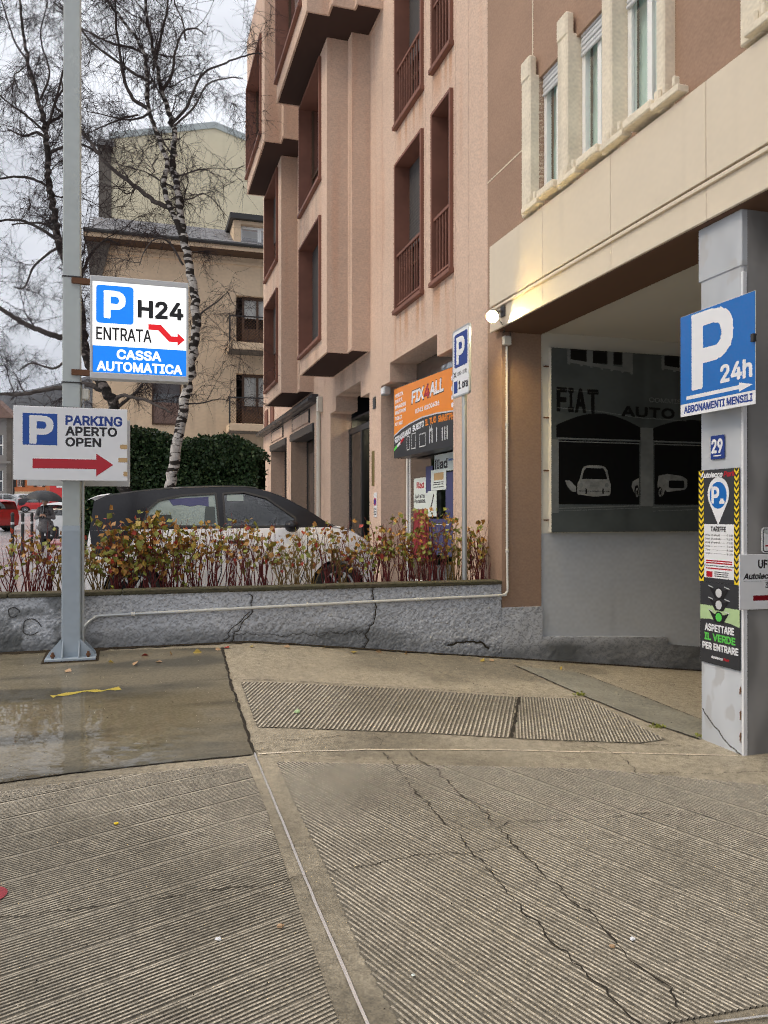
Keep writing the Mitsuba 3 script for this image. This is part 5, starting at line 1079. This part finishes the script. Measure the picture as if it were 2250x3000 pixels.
    A('steering_wheel', tube([(2.30 + .07 * math.sin(q), .35 + .18 * math.cos(q), .99 + .17 * math.sin(q)) for q in np.linspace(0, 6.283, 20)], .015, 6), 'ink_black')
    if pale:
        A('blind_fringe', panel(Polygon([(.95, 1.385), (1.1, 1.40), (1.42, 1.42), (1.42, 1.30), (1.3, 1.32), (1.2, 1.30), (1.1, 1.32), (1.0, 1.31)]), -1, L, H, -.009), 'poster_navy', True)
        for q in ([(.72, 1.085), (.74, 1.2), (.98, 1.2), (1.0, 1.085)], [(1.36, 1.085), (1.38, 1.3), (1.49, 1.3), (1.50, 1.085)]): A('seat_shade', panel(Polygon(q), -1, L, H, -.009), 'dark_glass', True)
        A('papers', panel(sbox(1.64, 1.37, 1.84, 1.45), -1, L, H, -.009), 'pale_glass', True)
    return k
CH = math.atan2(E2[1], E2[0]) - .03
car('white and black small hatchback parked side-on behind the planter shrubs', (-1.99, 10.30, .40), CH, 'car_white', 'car_black', pale=True)
# ------------------------------------------------------------------ far left: street, people, cars, buildings, hill
def gz(p): return float(zplaza(p[1]))
def onp(u, Y): x = (u - CU) / FOC * Y; return np.array([x, Y, float(zplaza(Y))])
for i, (u, Y, lb) in enumerate(((27, 22.5, 'black street bollard with a pale band, leftmost of three behind the planter'), (49, 23.6, 'black street bollard, middle of three behind the planter'), (69, 24.6, 'black street bollard beside the person with the umbrella'))):
    p = onp(u, Y); k = thing('bollard', lb, 'bollard', 'bollards along the street')
    fr = Fr(p, np.array([1., 0, 0]), np.array([0, 1., 0]))
    add(k, 'post', tf(lathe([(0, 0), (.07, 0), (.07, .05), (.045, .07), (.045, 1.16), (.052, 1.17), (.052, 1.22), (.03, 1.26), (0, 1.27)], 16), fr), 'iron_dark', 40)
    add(k, 'band', tf(lathe([(.046, .92), (.048, .93), (.048, .98), (.046, .99)], 16), fr), 'shutter_grey')
# person with umbrella
pe = thing('person', 'person walking in a grey patterned coat and dark trousers under a black umbrella', 'person')
PP = onp(97, 24.6); M_ = np.eye(4); an = math.radians(8); M_[:3, 0] = (math.cos(an), math.sin(an), 0); M_[:3, 1] = (-math.sin(an), math.cos(an), 0); M_[:3, 3] = PP
def hullchain(bones, size=.035, it=6):
    parts = []
    for (a, ra), (b, rb) in bones:
        s1 = m3.Manifold.sphere(ra, 14).translate(a); s2 = m3.Manifold.sphere(rb, 14).translate(b); parts.append(m3.Manifold.batch_hull([s1, s2]))
    m = parts[0]
    for q in parts[1:]: m = m + q
    m = m.refine_to_length(size).to_mesh(); t = trimesh.Trimesh(m.vert_properties[:, :3], m.tri_verts, process=True)
    trimesh.smoothing.filter_taubin(t, iterations=it); return t
def PA(name, mesh, mat, sm=True, lab=None): m = mesh.copy(); m.apply_transform(M_); return add(pe, name, m, mat, sm, lab)
# x right in picture, y away, z up; walking towards the viewer
bones = [((( -.09, .0, .90), .10), ((.09, .0, .90), .10)), (((0, 0, .95), .14), ((0, .01, 1.25), .15)), (((0, .01, 1.25), .14), ((0, .02, 1.40), .11)), (((-.15, .02, 1.38), .065), ((.15, .02, 1.38), .065)), (((0, .02, 1.40), .055), ((0, .0, 1.52), .05)),
 (((-.09, 0, .88), .09), ((-.07, -.10, .48), .062)), (((-.07, -.10, .48), .06), ((-.05, -.02, .10), .042)), (((-.05, -.02, .08), .042), ((-.06, -.17, .035), .034)),
 (((.09, 0, .88), .09), ((.09, .02, .48), .062)), (((.09, .02, .48), .06), ((.06, .25, .16), .042)), (((.06, .25, .14), .04), ((.06, .16, .04), .032)),
 (((-.17, .02, 1.36), .058), ((-.24, -.02, 1.10), .046)), (((-.24, -.02, 1.10), .044), ((-.08, -.22, 1.14), .032)), (((.17, .02, 1.36), .058), ((.25, -.02, 1.10), .046)), (((.25, -.02, 1.10), .044), ((.08, -.22, 1.16), .032))]
PA('body', hullchain(bones), 'cloth_dark')
coat = [(((-.10, .0, .80), .13), ((.10, .0, .80), .13)), (((0, 0, .80), .19), ((0, .01, 1.15), .165)), (((0, .01, 1.15), .17), ((0, .02, 1.36), .135)), (((-.16, .02, 1.37), .078), ((.16, .02, 1.37), .078)), (((-.18, .02, 1.36), .07), ((-.26, -.02, 1.10), .06)), (((-.26, -.02, 1.10), .058), ((-.13, -.18, 1.13), .045)), (((.18, .02, 1.36), .07), ((.27, -.02, 1.10), .06)), (((.27, -.02, 1.10), .058), ((.13, -.18, 1.15), .045)), (((.16, .06, .95), .07), ((.20, .08, .66), .10))]
PA('coat', hullchain(coat), 'cloth_grey')
PA('scarf', hullchain([(((-.05, -.02, 1.42), .075), ((.05, -.02, 1.42), .075)), (((-.02, -.11, 1.40), .05), ((-.03, -.16, 1.12), .045))]), 'iron_dark')
head = trimesh.creation.icosphere(3, 1.); head.apply_scale((.078, .095, .115)); head.apply_translation((0, -.02, 1.60)); nose = trimesh.creation.icosphere(1, .018); nose.apply_translation((0, -.118, 1.585))
PA('head', cat([head, nose] + [tf(trimesh.creation.icosphere(1, .015), Fr(np.array([q * .08, -.01, 1.60]), np.array([1., 0, 0]), np.array([0, 1., 0]))) for q in (-1, 1)]), 'skin')
PA('eyes', cat([tf(trimesh.creation.icosphere(1, .010), Fr(np.array([q * .032, -.105, 1.615]), np.array([1., 0, 0]), np.array([0, 1., 0]))) for q in (-1, 1)]), 'ink_black')
PA('mouth', bx(-.022, .022, -.112, -.10, 1.54, 1.548), 'dark_red')
hair = trimesh.creation.icosphere(3, 1.); hair.apply_scale((.09, .105, .125)); hair.apply_translation((0, .012, 1.625)); hair = trimesh.intersections.slice_mesh_plane(hair, (0, .6, .8), (0, -.03, 1.63)); PA('hair', hair, 'wood_brown')
for sd in (-1, 1):
    hb = [(((sd * .085, -.215, 1.15), .03), ((sd * .05, -.245, 1.18), .026))]
    for q in range(4): hb.append((((sd * .05, -.25, 1.165 + .014 * q), .011), ((sd * .005, -.255 - .004 * q, 1.17 + .016 * q), .009)))
    hb.append((((sd * .07, -.235, 1.185), .012), ((sd * .035, -.25, 1.225), .010)))
    PA('hand', hullchain(hb, .02, 3), 'skin')
PA('bag', bx(.20, .40, -.02, .10, .52, .84, .04), 'cloth_dark')
um = thing('umbrella', 'open black umbrella held over the person walking behind the planter', 'umbrella')
uc = PP + np.array([.03, -.10, 1.66]); V, F = [], []
nr, nk = 7, 8
for i in range(nr + 1):
    q = i / nr
    for j in range(nk * 4):
        a = j / (nk * 4) * 2 * math.pi; sag = 1 - .055 * q * (1 - math.cos(nk * a)) / 2 * 2
        V.append((.60 * math.sin(q * 1.25) / math.sin(1.25) * sag * math.cos(a), .60 * math.sin(q * 1.25) / math.sin(1.25) * sag * math.sin(a), .30 * (math.cos(q * 1.25) - math.cos(1.25)) / (1 - math.cos(1.25))))
N = nk * 4
for i in range(nr):
    for j in range(N): a, b = i * N + j, i * N + (j + 1) % N; F += [(a, a + N, b + N), (a, b + N, b)]
tl = trimesh.transformations.rotation_matrix(math.radians(7), (0, 1, 0)); cm = trimesh.Trimesh(np.array(V), np.array(F), process=False); cm.apply_transform(tl); cm.apply_translation(uc)
add(um, 'canopy', cm, 'umbrella_cloth', 30)
add(um, 'shaft', tube([PP + np.array([.03, -.24, 1.12]), uc + np.array([0.03, 0, .36])], .008, 6), 'galvanised')
rb_ = []
for j in range(nk):
    a = j / nk * 2 * math.pi; p = np.array([(.58 * math.sin(q * 1.25) / math.sin(1.25) * math.cos(a), .58 * math.sin(q * 1.25) / math.sin(1.25) * math.sin(a), .30 * (math.cos(q * 1.25) - math.cos(1.25)) / (1 - math.cos(1.25)) - .012) for q in np.linspace(0, 1, 6)])
    rb_.append((trimesh.transform_points(p, tl) + uc, .004))
for q in rb_: add(um, 'rib', tubes([q], 4), 'galvanised')
# cars
def carat(label, u, Y, head, body, roof, Lk=1.0, Hk=1.0, grp=None, lights=False):
    car(label, onp(u, Y), head, body, roof, group=grp, Lk=Lk, Hk=Hk, lights=lights)
carat('red hatchback with lit tail lamp cut by the left edge behind the bollards', -62, 37.0, math.radians(168), 'car_red', 'car_red', 1.15, 1.0, lights=True)
carat('pale silver car parked far away below the orange building, behind the red hatchback', 14, 66, math.radians(20), 'car_silver', 'car_silver', 1.1, .9)
carat('white car parked far away left of the umbrella', 54, 68, math.radians(60), 'car_white', 'car_white', 1.1, .88)
carat('far red car just left of the umbrella holder', 90, 62, math.radians(25), 'car_red', 'car_black', 1.0, .72)
carat('silver car far away right of the mast, beside the dark concrete wall', 186, 30, math.radians(75), 'car_silver', 'car_silver', 1.1, 1.0)
# red lorry
lo = thing('red_lorry', 'big red lorry parked in the distance just left of the mast', 'lorry')
FLr = Fr(onp(122, 50), np.array([1., 0, 0]))
def lb(*a, b=0.): return bx(*a, b, FLr)
add(lo, 'box_body', lb(-.45, 4.5, 1.0, 3.3, -2.2, 0, b=.05), 'car_red'); add(lo, 'lower_skirt', lb(-.45, 4.5, .55, .98, -2.2, -.02, b=.03), 'dark_red'); add(lo, 'window_band', lb(-.2, 1.2, 2.55, 2.95, -.01, .012), 'ink_black')
for x_ in (.5, 3.4): add(lo, 'wheel', tf(trimesh.creation.cylinder(.45, .3, sections=24), Fr(onp(122, 50) + np.array([x_, .2, .45]), np.array([1., 0, 0]))), 'tyre')
add(lo, 'white_lettering_bar', lb(.0, .6, 2.0, 2.12, .0, .012), 'white_paint')
# far buildings
ob = thing('orange_building', 'orange rendered building with cream ground floor at the far end of the street', 'building')
OB = np.array([-38.2, 76, 2.3]); FB = Fr(OB, np.array([1., 0, 0]))
def fb(*a, b=0.): return bx(*a, b, FB)
wo = [sbox(x, y, x + .55, y + 1.25) for x in (.75, 2.7, 4.65, 6.6, 8.55, 10.5) for y in (2.0, 4.7)]
add(ob, 'wall', ext(sbox(0, 1.55, 16, 6.9).difference(unary_union(wo)), FB, -.4, 0), 'far_orange'); add(ob, 'ground_floor', fb(0, 16, -1, 1.55, -.4, .1), 'far_cream'); add(ob, 'core', fb(.1, 15.9, -1, 6.9, -8, -.5), 'room_dark')
add(ob, 'roof', ext(Polygon([(-.8, 6.9), (16.8, 6.9), (15.5, 9.2), (1, 9.2)]), FB, -7.5, .5), 'far_roof')
add(ob, 'downpipe', fb(8.7, 8.82, 1, 6.9, 0, .1), 'far_cream')
for k_, q in enumerate(wo):
    x0, y0, x1, y1 = q.bounds; w = uniq(f'{ob}__window'); add(w, 'frame', cat([fb(x0, x0 + .1, y0, y1, -.25, -.15), fb(x1 - .1, x1, y0, y1, -.25, -.15), fb(x0 + .24, x0 + .31, y0, y1, -.25, -.15), fb(x0, x1, y0, y0 + .1, -.25, -.15)]), 'white_pvc'); add(w, 'pane', fb(x0, x1, y0, y1, -.22, -.21), 'glass')
    for sx in (x0 - .25, x1 + .02): add(w, 'shutter', fb(sx, sx + .23, y0, y1, .003, .05), 'iron_dark')
sb = thing('stone_building', 'dark grey stone building with white windows at the far left edge', 'building')
FSb = Fr(np.array([-37.5, 66, 2.3]), np.array([1., 0, 0]))
def sbx(*a, b=0.): return bx(*a, b, FSb)
wo = [sbox(x, y, x + 1.0, y + 1.7) for x in (-.2, 2.2, 4.55) for y in (1.3, 4.3)]
add(sb, 'wall', ext(sbox(-6, -1, 6.2, 7.4).difference(unary_union(wo)), FSb, -.4, 0), 'far_stone'); add(sb, 'core', sbx(-5.9, 6.1, -1, 7.3, -.9, -.5), 'room_dark'); add(sb, 'roof', ext(Polygon([(-6.5, 7.4), (6.7, 7.4), (5.0, 9.0), (-6.5, 9.0)]), FSb, -1.0, .5), 'far_roof')
add(sb, 'cornice', sbx(-6, 6.25, 3.6, 3.8, .002, .15), 'far_stone'); add(sb, 'corner_trim', sbx(5.9, 6.3, -1, 7.4, .003, .12), 'stone_dark')
for q in wo:
    x0, y0, x1, y1 = q.bounds; w = uniq(f'{sb}__window'); add(w, 'frame', cat([sbx(x0, x0 + .12, y0, y1, -.2, -.1), sbx(x1 - .12, x1, y0, y1, -.2, -.1), sbx(x0 + .44, x0 + .56, y0, y1, -.2, -.1), sbx(x0, x1, y0 + .8, y0 + .9, -.2, -.1)]), 'white_pvc'); add(w, 'pane', sbx(x0, x1, y0, y1, -.17, -.16), 'glass')
pb = thing('pink_far_building', 'pale pink far building with a cream base seen between mast and dark wall', 'building')
FPb = Fr(np.array([-22.6, 62, 2.1]), np.array([1., 0, 0]))
add(pb, 'wall', bx(-1.5, 7, 1.0, 4.2, -5, 0, 0, FPb), 'far_cream'); add(pb, 'base', bx(-1.5, 7, -1, 1.0, -5, .1, 0, FPb), 'far_orange'); add(pb, 'roof', ext(Polygon([(-2, 4.2), (7.5, 4.2), (6, 6), (-.5, 6)]), FPb, -5, .4), 'far_roof')
for x_ in (.0, 2.2, 4.4): add(pb, 'window', bx(x_, x_ + .9, 1.7, 3.0, .003, .04, 0, FPb), 'ink_black')
dw = thing('concrete_wall', 'dark stained concrete wall under the left sign, between the mast and the parked car', 'wall')
FD = Fr(np.array([-6.55, 17.3, .4]), E2)
for q in range(4): add(dw, 'wall_panel', bx(.46 * q + .004, .46 * q + .456, -.1, 1.72, -.2, 0, .01, FD), 'stone_dark')
add(dw, 'cap', bx(-.05, 1.9, 1.724, 1.82, -.25, .05, .015, FD), 'grey_concrete')
# hill
hl = struct('hillside', 'bare wooded grey hillside far behind the trees')
hx = np.linspace(-900, 500, 90); hy = np.linspace(330, 760, 30); HX, HY = np.meshgrid(hx, hy, indexing='ij')
ridge = np.interp(HX, [-900, -330, -200, -160, -100, 0, 500], [60, 66, 66, 72, 92, 120, 150]); HZ = 2.4 + ridge * np.clip((HY - 330) / 90, 0, 1) ** .8 + 9 * (meshkit.fbm(np.stack([HX * .02, HY * .02, HX * 0], -1), 4) - .5) * np.clip((HY - 330) / 60, 0, 1)
nI, nJ = HX.shape; iI, jJ = np.meshgrid(np.arange(nI - 1), np.arange(nJ - 1), indexing='ij'); b_ = (iI * nJ + jJ).ravel()
add(hl, 'slope', (np.stack([HX, HY, HZ], -1).reshape(-1, 3), np.stack([b_, b_ + nJ, b_ + nJ + 1, b_ + 1], 1)), 'hill', True)
# small things on the ground
LIT = [(-2.25, 7.05, 'leaf_tan', 'tan'), (-2.18, 7.30, 'leaf_red', 'red'), (-1.99, 7.38, 'leaf_rust', 'rust brown'), (-1.80, 7.42, 'leaf_yellow', 'yellow'), (-1.62, 7.55, 'leaf_tan', 'tan'), (-1.50, 7.62, 'leaf_red', 'red'), (-2.42, 7.05, 'leaf_yellow', 'yellow'), (-1.30, 7.72, 'leaf_yellow', 'yellow'), (-1.0, 7.84, 'leaf_tan', 'tan'), (-.62, 7.98, 'leaf_rust', 'rust brown'), (-.3, 8.02, 'leaf_yellow', 'yellow'), (-.02, 8.15, 'leaf_tan', 'tan'), (.22, 8.2, 'leaf_rust', 'rust brown'), (1.02, 8.32, 'leaf_yellow', 'yellow'), (1.12, 8.38, 'leaf_tan', 'tan'), (-2.0, 7.12, 'leaf_tan', 'tan'), (-2.75, 6.78, 'leaf_tan', 'tan'), (1.85, 8.3, 'leaf_yellow', 'yellow')]
rl_ = np.random.RandomState(8)
for i, (x, y, mt, cn) in enumerate(LIT):
    k = uniq('fallen_leaf'); side = 'mast' if x < -1.4 else 'crack in the planter wall' if x < .6 else 'corner column'
    labels[k] = {'label': f'{cn} fallen leaf by the {side}, {ORD[i]} of the scattered leaves', 'category': 'leaf', 'group': 'fallen leaves along the planter wall'}
    a = rl_.uniform(0, 6.28); scene[k] = mikit.ply(leaves(np.array([[x, y, float(zg(x, y)) + .012]]), np.array([[math.cos(a), math.sin(a), .05]]), np.array([rl_.uniform(.05, .085)]), rl_), mt)
PEB = [(-1.376, 4.05, .010, 'yellow', 'yellow cigarette stub on the ribs at the left'), (-.62, 2.95, .010, 'white_paint', 'white crumpled paper bit on the left ribs'), (-.40, 3.04, .012, 'leaf_tan', 'tan crumb near the metal joint strip'), (.93, 2.95, .009, 'white_paint', 'white pebble beside the long crack on the right ribs'), (-.66, 5.97, .02, 'pale_green', 'pale green scrap on the far grooved slab'), (.84, 2.90, .009, 'leaf_tan', 'tan pebble next to the white one by the long crack'), (.10, 2.72, .006, 'paper', 'tiny pale grain left of the long crack')]
for x, y, r_, mt, lb_ in PEB:
    m = trimesh.creation.icosphere(1, r_); m.apply_scale((1.2, .9, .6)); m.vertices += rl_.normal(0, r_ * .12, m.vertices.shape); m.apply_translation((x, y, float(zg(x, y)) + .010 + r_ * .4))
    k = uniq('litter'); labels[k] = {'label': lb_, 'category': 'litter'}; scene[k] = mikit.ply(m, mt)
# grit speckled over the driveway
n = 1500; gx, gy = rl_.uniform(-4, 3, n), rl_.uniform(1.6, 8.2, n); ok = ((gx - P0[0]) * D2[0] + (gy - P0[1]) * D2[1]) < 3.6; gx, gy = gx[ok], gy[ok]; n = len(gx)
tet = np.array([(1, 0, 0), (-.5, .87, 0), (-.5, -.87, 0), (0, 0, 1.)]); tf_ = np.array([(0, 1, 3), (1, 2, 3), (2, 0, 3)])
sz = rl_.uniform(.0015, .0045, n); pv_ = np.stack([gx, gy, zg(gx, gy) + .009], -1)[:, None] + tet[None] * sz[:, None, None]
for nm, sel, mt in (('dark_grit', np.arange(n) % 3 > 0, 'crack'), ('pale_grit', np.arange(n) % 3 == 0, 'cream_stone')):
    kk = uniq(nm); labels[kk] = {'label': f'{nm.split("_")[0]} grit scattered over the concrete driveway', 'category': 'grit', 'kind': 'stuff'}
    v = pv_[sel]; scene[kk] = mikit.ply((v.reshape(-1, 3), (tf_[None] + np.arange(len(v))[:, None, None] * 4).reshape(-1, 3)), mt)
# weeds in the joints
for x, y, lb_ in ((2.28, 5.66, 'small green weed tuft at the foot of the pier'), (2.05, 5.9, 'small green weed in the gutter joint left of the pier'), (1.72, 6.9, 'tiny green weed in the joint above the grooved slab')):
    k = uniq('weed'); labels[k] = {'label': lb_, 'category': 'weed'}; m = 34; rp = rl_.normal(0, .022, (m, 3)); rp[:, 2] = 0
    scene[k] = mikit.ply(leaves(np.array([x, y, float(zg(x, y)) + .005]) + rp, rl_.normal(0, .6, (m, 3)) + np.array([0, 0, 1.]), rl_.uniform(.012, .032, m), rl_), 'leaf_green')
